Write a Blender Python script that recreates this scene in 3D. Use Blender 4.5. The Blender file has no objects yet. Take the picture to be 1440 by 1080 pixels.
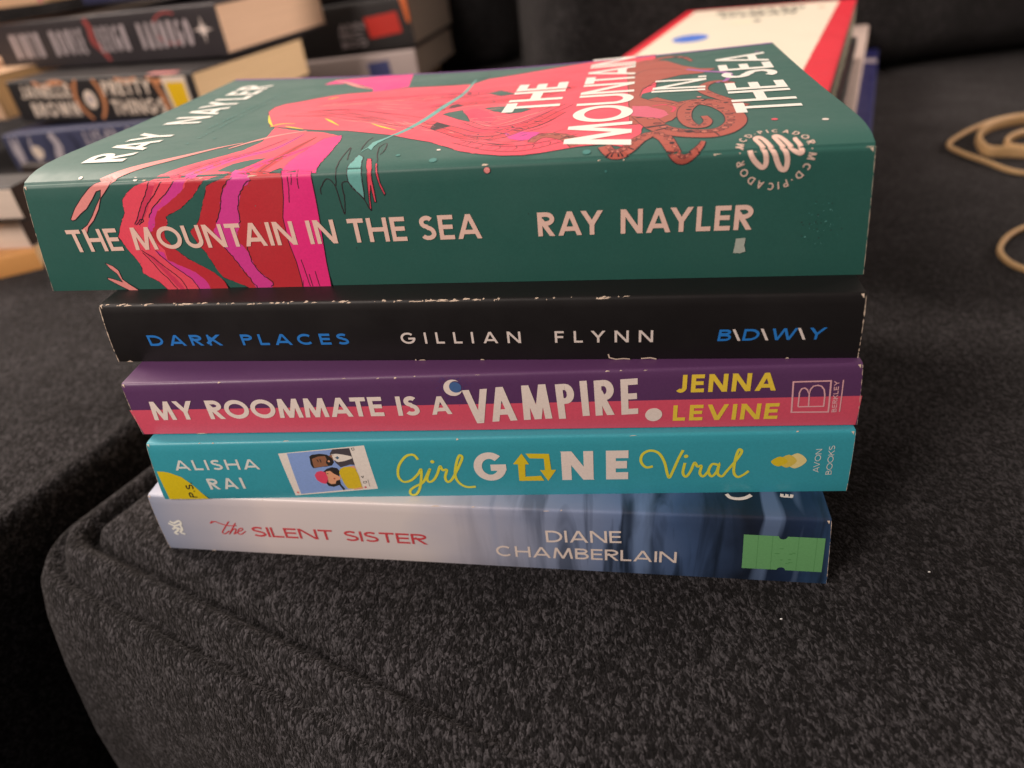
import bpy, bmesh, math, random
from mathutils import Vector, Matrix
from mathutils.geometry import tessellate_polygon
from mathutils import noise as mnoise

sc = bpy.context.scene
MM = 0.001
# ------------------------------------------------------------------ camera, world, lamps, exposure
H=168.119; PITCH=0.60477; ROLL=-0.09154; FPX=976.70
cd = bpy.data.cameras.new('camera'); cam = bpy.data.objects.new('camera', cd); sc.collection.objects.link(cam)
cam.matrix_world = Matrix.Translation((0, 0, H*MM)) @ Matrix.Rotation(math.pi/2-PITCH, 4, 'X') @ Matrix.Rotation(ROLL, 4, 'Z')
cd.sensor_width = 36; cd.lens = FPX/1440*36; cd.clip_start = .01; cd.clip_end = 20
cd.dof.use_dof = True; cd.dof.focus_distance = .190; cd.dof.aperture_fstop = 8.5
sc.camera = cam
world = bpy.data.worlds.new('World'); sc.world = world; world.use_nodes = True
wn = world.node_tree; bg = wn.nodes['Background']; bg.inputs[1].default_value = 1.0
# the room round the sofa: warm pale walls, brightest beyond the sofa to the left, dim near the floor
wg = wn.nodes.new('ShaderNodeTexCoord'); wd = wn.nodes.new('ShaderNodeVectorMath'); wd.operation = 'DOT_PRODUCT'; wd.inputs[1].default_value = (-.42, .80, .42)
wr = wn.nodes.new('ShaderNodeValToRGB'); wn.links.new(wg.outputs['Generated'], wd.inputs[0])
wm = wn.nodes.new('ShaderNodeMapRange'); wm.inputs['From Min'].default_value = -1; wn.links.new(wd.outputs['Value'], wm.inputs['Value']); wn.links.new(wm.outputs[0], wr.inputs[0]); wn.links.new(wr.outputs[0], bg.inputs[0])
wr.color_ramp.elements[0].position = .15; wr.color_ramp.elements[0].color = (.075, .063, .056, 1); wr.color_ramp.elements[1].position = .95; wr.color_ramp.elements[1].color = (1.1, .91, .78, 1)
we = wr.color_ramp.elements.new(.60); we.color = (.12, .100, .088, 1); we = wr.color_ramp.elements.new(.84); we.color = (.42, .347, .297, 1)
def lamp(name, loc, aim, size, power, col, spread=180):
    l = bpy.data.lights.new(name, 'AREA'); l.shape = 'DISK'; l.size = size; l.energy = power; l.color = col; l.spread = math.radians(spread)
    o = bpy.data.objects.new(name, l); sc.collection.objects.link(o); o.location = loc
    o.rotation_euler = (Vector(aim)-Vector(loc)).to_track_quat('-Z', 'Y').to_euler(); return o
lamp('ceiling_lamp', (-1.10, .85, 1.05), (0, .2, .05), .6, 18, (1, .84, .73))
lamp('bounce_fill', (-.60, -.30, .60), (0, .16, .05), .34, 7.0, (1, .85, .76))  # fill light added for the spines, standing in for bounce off the room
lamp('side_lamp', (1.30, .62, .52), (-.2, .65, .08), .3, 1.0, (1, .80, .70), 48)
sc.view_settings.view_transform = 'Standard'; sc.view_settings.look = 'None'
sc.view_settings.exposure = .30; sc.view_settings.gamma = 1; sc.view_settings.use_curve_mapping = False
sc.render.engine = 'CYCLES'
sc.cycles.use_denoising = True

# ------------------------------------------------------------------ materials
def lin(c): c /= 255; return c/12.92 if c <= .04045 else ((c+.055)/1.055)**2.4
def rgb(r, g, b, k=1.0): return (min(.85, lin(r)*k*1.2), min(.85, lin(g)*k*1.3), min(.85, lin(b)*k*1.4), 1)
MATS = {}
def ink(name, r, g, b, rough=.5, k=1.0, grain=.045, spec=.5):
    """printed, laminated cover stock: ink colour with a faint print grain and an uneven sheen"""
    if name in MATS: return MATS[name]
    m = bpy.data.materials.new(name); m.use_nodes = True; nt = m.node_tree; p = nt.nodes['Principled BSDF']
    tc = nt.nodes.new('ShaderNodeTexCoord')
    n1 = nt.nodes.new('ShaderNodeTexNoise'); n1.inputs['Scale'].default_value = 1800; n1.inputs['Detail'].default_value = 2
    n2 = nt.nodes.new('ShaderNodeTexNoise'); n2.inputs['Scale'].default_value = 45; n2.inputs['Detail'].default_value = 6; n2.inputs['Roughness'].default_value = .65
    for n in (n1, n2): nt.links.new(tc.outputs['Object'], n.inputs['Vector'])
    hs = nt.nodes.new('ShaderNodeHueSaturation'); hs.inputs['Color'].default_value = rgb(r, g, b, k)
    mr = nt.nodes.new('ShaderNodeMapRange'); mr.inputs['From Min'].default_value = .3; mr.inputs['From Max'].default_value = .7
    mr.inputs['To Min'].default_value = 1-grain; mr.inputs['To Max'].default_value = 1+grain
    nt.links.new(n1.outputs['Fac'], mr.inputs['Value']); nt.links.new(mr.outputs[0], hs.inputs['Value'])
    nt.links.new(hs.outputs['Color'], p.inputs['Base Color'])
    m2 = nt.nodes.new('ShaderNodeMapRange'); m2.inputs['From Min'].default_value = .35; m2.inputs['From Max'].default_value = .7
    m2.inputs['To Min'].default_value = rough-.07; m2.inputs['To Max'].default_value = rough+.10
    nt.links.new(n2.outputs['Fac'], m2.inputs['Value']); nt.links.new(m2.outputs[0], p.inputs['Roughness'])
    p.inputs['Specular IOR Level'].default_value = spec
    bp = nt.nodes.new('ShaderNodeBump'); bp.inputs['Strength'].default_value = .12; bp.inputs['Distance'].default_value = .0006
    nt.links.new(n2.outputs['Fac'], bp.inputs['Height']); nt.links.new(bp.outputs[0], p.inputs['Normal'])
    MATS[name] = m; return m
def paper(name, r, g, b):
    """cut page edges: many thin sheet lines along the block"""
    if name in MATS: return MATS[name]
    m = bpy.data.materials.new(name); m.use_nodes = True; nt = m.node_tree; p = nt.nodes['Principled BSDF']
    tc = nt.nodes.new('ShaderNodeTexCoord'); mp = nt.nodes.new('ShaderNodeMapping'); mp.inputs['Scale'].default_value = (14, 14, 3600)
    n = nt.nodes.new('ShaderNodeTexNoise'); n.inputs['Scale'].default_value = 1; n.inputs['Detail'].default_value = 3
    nt.links.new(tc.outputs['Object'], mp.inputs['Vector']); nt.links.new(mp.outputs[0], n.inputs['Vector'])
    cr = nt.nodes.new('ShaderNodeValToRGB'); c = rgb(r, g, b)
    cr.color_ramp.elements[0].position = .3; cr.color_ramp.elements[0].color = (c[0]*.84, c[1]*.82, c[2]*.79, 1)
    cr.color_ramp.elements[1].position = .62; cr.color_ramp.elements[1].color = c
    nt.links.new(n.outputs['Fac'], cr.inputs[0]); nt.links.new(cr.outputs[0], p.inputs['Base Color'])
    bp = nt.nodes.new('ShaderNodeBump'); bp.inputs['Strength'].default_value = .35; bp.inputs['Distance'].default_value = .0004
    nt.links.new(n.outputs['Fac'], bp.inputs['Height']); nt.links.new(bp.outputs[0], p.inputs['Normal'])
    p.inputs['Roughness'].default_value = .85; p.inputs['Specular IOR Level'].default_value = .2
    MATS[name] = m; return m
def fabric(name, dark, light):
    """charcoal chenille: short mottled tufts with a slight sheen"""
    m = bpy.data.materials.new(name); m.use_nodes = True; nt = m.node_tree; p = nt.nodes['Principled BSDF']; N = nt.nodes.new; Lk = nt.links.new
    tc = N('ShaderNodeTexCoord')
    mp = N('ShaderNodeMapping'); mp.inputs['Scale'].default_value = (1, .55, .55); mp.inputs['Rotation'].default_value = (0, 0, .12); Lk(tc.outputs['Object'], mp.inputs[0])
    w = N('ShaderNodeTexNoise'); w.inputs['Scale'].default_value = 420; w.inputs['Detail'].default_value = 3; Lk(mp.outputs[0], w.inputs['Vector'])
    mixv = N('ShaderNodeMix'); mixv.data_type = 'VECTOR'; mixv.inputs[0].default_value = .0022; Lk(mp.outputs[0], mixv.inputs[4]); Lk(w.outputs['Color'], mixv.inputs[5])
    v = N('ShaderNodeTexVoronoi'); v.inputs['Scale'].default_value = 1280; v.feature = 'F1'; Lk(mixv.outputs[1], v.inputs['Vector'])
    v2 = N('ShaderNodeTexVoronoi'); v2.inputs['Scale'].default_value = 2600; v2.feature = 'F1'; Lk(mixv.outputs[1], v2.inputs['Vector'])
    n = N('ShaderNodeTexNoise'); n.inputs['Scale'].default_value = 540; n.inputs['Detail'].default_value = 5; n.inputs['Roughness'].default_value = .7; Lk(mp.outputs[0], n.inputs['Vector'])
    big = N('ShaderNodeTexNoise'); big.inputs['Scale'].default_value = 22; big.inputs['Detail'].default_value = 5; big.inputs['Roughness'].default_value = .6; Lk(tc.outputs['Object'], big.inputs['Vector'])
    c1 = N('ShaderNodeSeparateColor'); Lk(v.outputs['Color'], c1.inputs[0]); c2 = N('ShaderNodeSeparateColor'); Lk(v2.outputs['Color'], c2.inputs[0])
    def fma(x, k, y=None):
        q = N('ShaderNodeMath'); q.operation = 'MULTIPLY_ADD'; q.inputs[1].default_value = k; q.inputs[2].default_value = 0; Lk(x, q.inputs[0])
        if y is not None: Lk(y, q.inputs[2])
        return q.outputs[0]
    t = fma(c1.outputs[0], .34); t = fma(c2.outputs[0], .28, t); t = fma(n.outputs['Fac'], .50, t); t = fma(big.outputs['Fac'], .38, t)
    cr = N('ShaderNodeValToRGB'); cr.color_ramp.elements[0].position = .44; cr.color_ramp.elements[0].color = (*dark, 1)
    cr.color_ramp.elements[1].position = 1.0; cr.color_ramp.elements[1].color = tuple(dark[i]*.1+light[i]*.9 for i in range(3))+(1,)
    e = cr.color_ramp.elements.new(.74); e.color = tuple(dark[i]*.75+light[i]*.12 for i in range(3))+(1,)
    Lk(t, cr.inputs[0]); Lk(cr.outputs[0], p.inputs['Base Color'])
    p.inputs['Roughness'].default_value = .95; p.inputs['Specular IOR Level'].default_value = .12
    p.inputs['Sheen Weight'].default_value = .12; p.inputs['Sheen Roughness'].default_value = .5; p.inputs['Sheen Tint'].default_value = (.5, .47, .46, 1)
    crs = N('ShaderNodeTexNoise'); crs.inputs['Scale'].default_value = 16; crs.inputs['Detail'].default_value = 3; crs.inputs['Distortion'].default_value = .8; Lk(tc.outputs['Object'], crs.inputs['Vector'])
    b0 = N('ShaderNodeBump'); b0.inputs['Strength'].default_value = .5; b0.inputs['Distance'].default_value = .006; Lk(crs.outputs['Fac'], b0.inputs['Height'])
    bp = N('ShaderNodeBump'); Lk(b0.outputs[0], bp.inputs['Normal']); bp.inputs['Strength'].default_value = 1.0; bp.inputs['Distance'].default_value = .0006
    hh = fma(v.outputs['Distance'], -.8, fma(n.outputs['Fac'], 1.0, fma(c1.outputs[1], .35)))
    Lk(hh, bp.inputs['Height']); Lk(bp.outputs[0], p.inputs['Normal'])
    MATS[name] = m; return m
def reeds(name):
    """cover print of the bottom book: pale mist turning into blue water with dark blurred reeds (printed picture)"""
    m = bpy.data.materials.new(name); m.use_nodes = True; nt = m.node_tree; p = nt.nodes['Principled BSDF']; N = nt.nodes.new; Lk = nt.links.new
    tc = N('ShaderNodeTexCoord'); sp = N('ShaderNodeSeparateXYZ'); Lk(tc.outputs['Object'], sp.inputs[0])
    wn = N('ShaderNodeTexNoise'); wn.inputs['Scale'].default_value = 38; wn.inputs['Detail'].default_value = 4; Lk(tc.outputs['Object'], wn.inputs['Vector'])
    x = N('ShaderNodeMath'); x.operation = 'MULTIPLY_ADD'; x.inputs[1].default_value = .022; Lk(wn.outputs['Fac'], x.inputs[0]); Lk(sp.outputs['X'], x.inputs[2])
    mr = N('ShaderNodeMapRange'); mr.inputs['From Min'].default_value = .01; mr.inputs['From Max'].default_value = .218; Lk(x.outputs[0], mr.inputs['Value'])
    cr = N('ShaderNodeValToRGB'); els = cr.color_ramp.elements
    def col(r, g, b): return rgb(r, g, b)
    stops = [(0, (134, 138, 154)), (.08, (164, 158, 164)), (.2, (200, 184, 178)), (.42, (198, 184, 178)), (.50, (166, 160, 168)), (.60, (128, 134, 154)), (.72, (92, 108, 138)), (.80, (58, 76, 106)), (.88, (22, 28, 40)), (.95, (30, 44, 68)), (1, (58, 88, 124))]
    els[0].position = 0; els[0].color = col(*stops[0][1]); els[1].position = 1; els[1].color = col(*stops[-1][1])
    for ps, c in stops[1:-1]: e = els.new(ps); e.color = col(*c)
    Lk(mr.outputs[0], cr.inputs[0])
    mp = N('ShaderNodeMapping'); mp.inputs['Scale'].default_value = (1, .16, .12); Lk(tc.outputs['Object'], mp.inputs[0])
    st = N('ShaderNodeTexNoise'); st.inputs['Scale'].default_value = 150; st.inputs['Detail'].default_value = 4; st.inputs['Distortion'].default_value = .7; Lk(mp.outputs[0], st.inputs['Vector'])
    th = N('ShaderNodeMapRange'); th.inputs['From Min'].default_value = .47; th.inputs['From Max'].default_value = .62; Lk(st.outputs['Fac'], th.inputs['Value'])
    rg = N('ShaderNodeMapRange'); rg.inputs['From Min'].default_value = .095; rg.inputs['From Max'].default_value = .15; Lk(sp.outputs['X'], rg.inputs['Value'])
    mu = N('ShaderNodeMath'); mu.operation = 'MULTIPLY'; Lk(th.outputs[0], mu.inputs[0]); Lk(rg.outputs[0], mu.inputs[1])
    mu2 = N('ShaderNodeMath'); mu2.operation = 'MULTIPLY'; mu2.inputs[1].default_value = .92; Lk(mu.outputs[0], mu2.inputs[0])
    mx = N('ShaderNodeMix'); mx.data_type = 'RGBA'; Lk(mu2.outputs[0], mx.inputs[0]); Lk(cr.outputs[0], mx.inputs[6]); mx.inputs[7].default_value = rgb(22, 32, 46)
    lt = N('ShaderNodeTexNoise'); lt.inputs['Scale'].default_value = 120; lt.inputs['Detail'].default_value = 2; Lk(mp.outputs[0], lt.inputs['Vector'])
    lr = N('ShaderNodeMapRange'); lr.inputs['From Min'].default_value = .56; lr.inputs['From Max'].default_value = .66; lr.inputs['To Max'].default_value = .6; Lk(lt.outputs['Fac'], lr.inputs['Value'])
    l2 = N('ShaderNodeMath'); l2.operation = 'MULTIPLY'; Lk(lr.outputs[0], l2.inputs[0]); Lk(rg.outputs[0], l2.inputs[1])
    m3 = N('ShaderNodeMix'); m3.data_type = 'RGBA'; Lk(l2.outputs[0], m3.inputs[0]); Lk(mx.outputs[2], m3.inputs[6]); m3.inputs[7].default_value = rgb(104, 122, 152)
    Lk(m3.outputs[2], p.inputs['Base Color']); p.inputs['Roughness'].default_value = .38
    MATS[name] = m; return m

# ------------------------------------------------------------------ object helpers
def link(name, me, parent=None, mats=()):
    o = bpy.data.objects.new(name, me); sc.collection.objects.link(o)
    for m in mats: me.materials.append(m)
    if parent is not None: o.parent = parent
    return o
def tag(o, label, cat, group=None, kind=None):
    o['label'] = label; o['category'] = cat
    if group: o['group'] = group
    if kind: o['kind'] = kind
def from_bm(name, bm, parent, mats, smooth=False):
    me = bpy.data.meshes.new(name); bm.to_mesh(me); bm.free()
    if smooth:
        for f in me.polygons: f.use_smooth = True
    return link(name, me, parent, mats)

# ------------------------------------------------------------------ lettering: a small stroke alphabet
def arc(cx, cy, rx, ry, a0, a1, n=22):
    return [(cx+rx*math.cos(math.radians(a0+(a1-a0)*i/n)), cy+ry*math.sin(math.radians(a0+(a1-a0)*i/n))) for i in range(n+1)]
WID = dict(A=.86, B=.64, C=.82, D=.78, E=.54, F=.52, G=.88, H=.74, I=0, J=.42, K=.68, L=.5, M=.95, N=.78, O=.98, P=.58, Q=.98, R=.62, S=.58, T=.6, U=.72, V=.84, W=1.2, X=.8, Y=.78, Z=.66)
KERN = {'AV': -.16, 'VA': -.16, 'AY': -.16, 'YA': -.14, 'AT': -.10, 'TA': -.10, 'LA': -.02, 'AW': -.1, 'LY': -.1, 'YN': -.04, 'RY': -.05, 'PL': .02}
def glyph(ch, W, C, w):
    h = w/2; E = w*1.5
    def ext(p, q):
        d = (Vector(q)-Vector(p)).normalized()*E; return [tuple(Vector(p)-d), tuple(Vector(q)+d)]
    v = lambda x: [(x, 0), (x, C)]
    if ch == 'I': return [v(h)]
    if ch in '.·': return [[(0, C*.42), (w, C*.42)]] if ch == '·' else [[(0, h), (w, h)]]
    if ch == ':': return [[(0, h), (w, h)], [(0, C*.6), (w, C*.6)]]
    if ch == '\\': return [ext((0, C), (W, 0))]
    if ch == 'A': return [ext((h*1.05, 0), (W/2, C)), ext((W-h*1.05, 0), (W/2, C)), [(W*.2, C*.28), (W*.8, C*.28)]]
    if ch == 'B': return [v(h), [(h, C-h), (W*.5, C-h)]+arc(W*.5, C*.755, W*.42-h, C*.245-h, 90, -90)+[(h, C*.51+h)], [(h, C*.51), (W*.55, C*.51)]+arc(W*.55, C*.255+h/2, W*.45-h, C*.255-h/2, 90, -90)+[(h, h)]]
    if ch in 'CG':
        r = [arc(W/2, C/2, W/2-h, C/2-h, 46, 316, 34)]
        if ch == 'G': r = [arc(W/2, C/2, W/2-h, C/2-h, 46, 352, 38), [(W*.52, C*.47), (W, C*.47)]]
        return r
    if ch == 'D': return [v(h), [(h, C-h), (W*.38, C-h)]+arc(W*.38, C/2, W*.62-h, C/2-h, 90, -90)+[(h, h)]]
    if ch == 'E': return [v(h), [(0, C-h), (W, C-h)], [(0, C*.52), (W*.94, C*.52)], [(0, h), (W, h)]]
    if ch == 'F': return [v(h), [(0, C-h), (W, C-h)], [(0, C*.5), (W*.92, C*.5)]]
    if ch == 'H': return [v(h), v(W-h), [(0, C*.52), (W, C*.52)]]
    if ch == 'J': return [[(W-h, C), (W-h, C*.3)]+arc(W*.42, C*.3, W*.58-h, C*.3-h, 0, -140)]
    if ch == 'K': return [v(h), ext((h, C*.36), (W-h, C)), ext((W*.36, C*.58), (W-h, 0))]
    if ch == 'L': return [v(h), [(0, h), (W, h)]]
    if ch == 'M': return [ext((h, 0), (W*.16+h*.4, C)), ext((W-h, 0), (W*.84-h*.4, C)), ext((W*.16+h*.4, C), (W/2, C*.02)), ext((W*.84-h*.4, C), (W/2, C*.02))]
    if ch == 'N': return [v(h), v(W-h), ext((h, C), (W-h, 0))]
    if ch == 'O': return [arc(W/2, C/2, W/2-h, C/2-h, 0, 360, 44)]
    if ch in 'PR':
        r = [v(h), [(h, C-h), (W*.5, C-h)]+arc(W*.5, C*.72, W*.5-h, C*.28-h, 90, -90)+[(h, C*.44+h)]]
        if ch == 'R': r.append(ext((W*.42, C*.46), (W-h*1.1, 0)))
        return r
    if ch == 'S': return [arc(W/2, C*.74, W*.46-h, C*.26-h, 35, 200, 16)+arc(W/2, C*.735, W*.46-h, C*.265-h, 205, 270, 8)[:-1]+arc(W/2, C*.27, W*.5-h, C*.235+0*h, 90, -10, 12)[1:]+arc(W/2, C*.27, W*.5-h, C*.27-h, -15, -150, 16)]
    if ch == 'T': return [v(W/2), [(0, C-h), (W, C-h)]]
    if ch == 'U': return [[(h, C), (h, C*.36)]+arc(W/2, C*.36, W/2-h, C*.36-h, 180, 360)+[(W-h, C)]]
    if ch == 'V': return [ext((h*1.05, C), (W/2, 0)), ext((W-h*1.05, C), (W/2, 0))]
    if ch == 'W': return [ext((h, C), (W*.27, 0)), ext((W*.27, 0), (W/2, C)), ext((W/2, C), (W*.73, 0)), ext((W*.73, 0), (W-h, C))]
    if ch == 'X': return [ext((h, 0), (W-h, C)), ext((h, C), (W-h, 0))]
    if ch == 'Y': return [[ext((h, C), (W/2, C*.44))[0], (W/2, C*.44)], [ext((W-h, C), (W/2, C*.44))[0], (W/2, C*.44)], [(W/2, 0), (W/2, C*.5)]]
    if ch == 'Z': return [[(0, C-h), (W, C-h)], [(0, h), (W, h)], ext((h, h), (W-h, C-h))]
    return []
def ribbon_quads(pts, w, closed=False):
    """mitred strip round a centre line; w may be a number or one width per point"""
    P = [Vector(p) for p in pts]; n = len(P)
    ws = w if isinstance(w, (list, tuple)) else [w]*n
    Lp, Rp = [], []
    for i in range(n):
        a = P[i-1] if i > 0 else (P[-2] if closed else None); b = P[i+1] if i < n-1 else (P[1] if closed else None)
        d0 = (P[i]-a) if a is not None else (b-P[i]); d1 = (b-P[i]) if b is not None else d0
        if d0.length < 1e-9: d0 = d1
        if d1.length < 1e-9: d1 = d0
        d0 = d0.normalized(); d1 = d1.normalized(); n0 = Vector((-d0.y, d0.x)); n1 = Vector((-d1.y, d1.x))
        m = n0+n1
        if m.length < .3: m = n0
        m = m.normalized(); k = 1/max(.45, m.dot(n0)); q = m*(ws[i]/2*k)
        Lp.append(P[i]+q); Rp.append(P[i]-q)
    return [[Lp[i], Lp[i+1], Rp[i+1], Rp[i]] for i in range(n-1)]
def clip_y(poly, lo, hi):
    for s, lim in ((1, hi), (-1, -lo)):
        out = []
        for i in range(len(poly)):
            a, b = poly[i-1], poly[i]; fa, fb = s*a.y-lim, s*b.y-lim
            if (fa <= 0) != (fb <= 0): out.append(a+(b-a)*(fa/(fa-fb)))
            if fb <= 0: out.append(b)
        poly = out
        if len(poly) < 3: return []
    return poly
def catmull(pts, k=8):
    P = [Vector(p) for p in pts]; out = []
    for i in range(len(P)-1):
        p0, p1, p2, p3 = P[max(i-1, 0)], P[i], P[i+1], P[min(i+2, len(P)-1)]
        for j in range(k):
            t = j/k
            out.append(.5*((2*p1)+(p2-p0)*t+(2*p0-5*p1+4*p2-p3)*t*t+(3*p1-p0-3*p2+p3)*t**3))
    return out+[P[-1]]

# ------------------------------------------------------------------ books
def norm(v): return Vector(v).normalized()
class Book:
    """a book lying flat, spine towards -Y of its own frame; u runs along the spine, t up the spine (below 0) and on over the cover (above 0), all in mm"""
    def __init__(s, kind, fr, W, label, group, cover_mat, page_mat, r=1.0, bulge=.35, lift=0., inset=.25, cat='book', th=.38, spine_mat=None):
        s.__dict__.update({k: fr[k] for k in ('L', 'a', 'b', 'Tl', 'Tr')}); s.W = W; s.r = r; s.bulge = bulge; s.A = lift; s.th = th
        X = norm(fr['X']); Y = norm(fr['Y']); Z = X.cross(Y)
        e = bpy.data.objects.new(kind, None); sc.collection.objects.link(e); e.empty_display_size = .02
        e.matrix_world = Matrix.Translation(Vector(fr['o'])*MM) @ Matrix((X, Y, Z)).transposed().to_4x4()
        tag(e, label, cat, group); s.root = e
        s.cover = s.make_cover(cover_mat, spine_mat); s.make_pages(page_mat, inset)
    def T(s, u): return s.Tl+(s.Tr-s.Tl)*(u-s.a)/(s.L+s.b-s.a)
    def rise(s, u, d):
        if not s.A: return 0.
        x = min(max((u-s.a)/(s.L+s.b-s.a), 0), 1); d = max(d, 0)
        return s.A*(1-math.exp(-d/7))*math.exp(-d/55)*(.75+.5*abs(2*x-1))-3.0*(d/136)**2*math.sin(math.pi*x)
    def M(s, u, t, h):
        T = s.T(u); r = s.r
        if t <= -r:
            z = T+t; return Vector((u, -h-s.bulge*4*max(z, 0)*max(T-z, 0)/T**2, z))
        if t < r:
            A = (t+r)/(2*r)*math.pi/2; return Vector((u, r-(r+h)*math.cos(A), T-r+(r+h)*math.sin(A)))
        return Vector((u, t, T+h+s.rise(u, t)))
    def make_cover(s, mat, spine_mat):
        NU = 48; bm = bmesh.new(); r = s.r
        ts = [-1e3+i for i in range(0)]
        prof = []                                  # (region, value)
        for i in range(5): prof.append(('b', s.W*(1-i/4)+.6*(i/4)))
        for i in range(1, 9): prof.append(('s', i/9))
        for i in range(7): prof.append(('t', -r+2*r*i/6))
        for d in (4, 7, 11, 16, 22, 30, 40, 52, 66, 82, 100, 116): 
            if d < s.W-4: prof.append(('t', d))
        prof.append(('t', s.W))
        rows = []
        for k in (0, 1):
            hh = -s.th*k; grid = []
            for reg, q in prof:
                row = []
                for j in range(NU+1):
                    f = j/NU
                    if reg == 'b':
                        u = s.L*f; p = Vector((u, q+(.0 if k == 0 else .0), -hh))
                        if q < 1: p = Vector((u, .25 if k == 0 else .6, .0-hh))
                    else:
                        if reg == 's': z = q*(s.T(s.L*f)-r); tt = None
                        if reg == 't': z = s.T(s.L*f)
                        zf = z/s.T(s.L*f); u = s.a*zf+(s.L+s.b*zf-s.a*zf)*f
                        t = (z-s.T(u)) if reg == 's' else q
                        if reg == 's': t = min(t, -r*1.001)
                        p = s.M(u, t, hh)
                    row.append(bm.verts.new(p*MM))
                grid.append(row)
            rows.append(grid)
        for k in (0, 1):
            g = rows[k]
            for i in range(len(g)-1):
                for j in range(NU):
                    q = [g[i][j], g[i][j+1], g[i+1][j+1], g[i+1][j]]
                    f = bm.faces.new(q if k == 0 else q[::-1]); f.smooth = True
                    if spine_mat and prof[i][0] == 's': f.material_index = 1
        o, n = rows
        for i in range(len(o)-1):
            for j in (0, NU):
                bm.faces.new([o[i][j], o[i+1][j], n[i+1][j], n[i][j]])
        for i in (0, len(o)-1):
            for j in range(NU): bm.faces.new([o[i][j], o[i][j+1], n[i][j+1], n[i][j]])
        bmesh.ops.recalc_face_normals(bm, faces=bm.faces)
        o = from_bm('cover', bm, s.root, [mat]+([spine_mat] if spine_mat else [])); o.data.set_sharp_from_angle(angle=math.radians(42)); return o
    def make_pages(s, mat, inset):
        bm = bmesh.new(); NU = 16; ds = [s.r+.5]+[d for d in (8, 16, 30, 50, 75, 100) if d < s.W-5]+[s.W-.6 if inset < 1 else s.W-3]
        top, bot = [], []
        for d in ds:
            rt, rb = [], []
            for j in range(NU+1):
                f = j/NU; u = s.a+inset+(s.L+s.b-s.a-2*inset)*f; ub = inset+(s.L-2*inset)*f
                rt.append(bm.verts.new(Vector((u, d, s.T(u)+s.rise(u, d)-s.th-.08))*MM)); rb.append(bm.verts.new(Vector((ub, d, s.th+.08))*MM))
            top.append(rt); bot.append(rb)
        for i in range(len(ds)-1):
            for j in range(NU):
                bm.faces.new([top[i][j], top[i][j+1], top[i+1][j+1], top[i+1][j]]); bm.faces.new([bot[i][j], bot[i+1][j], bot[i+1][j+1], bot[i][j+1]])
            for j in (0, NU): bm.faces.new([top[i][j], top[i+1][j], bot[i+1][j], bot[i][j]])
        for i in (0, len(ds)-1):
            for j in range(NU): bm.faces.new([top[i][j], top[i][j+1], bot[i][j+1], bot[i][j]])
        bmesh.ops.recalc_face_normals(bm, faces=bm.faces)
        return from_bm('page_block', bm, s.root, [mat])

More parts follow.
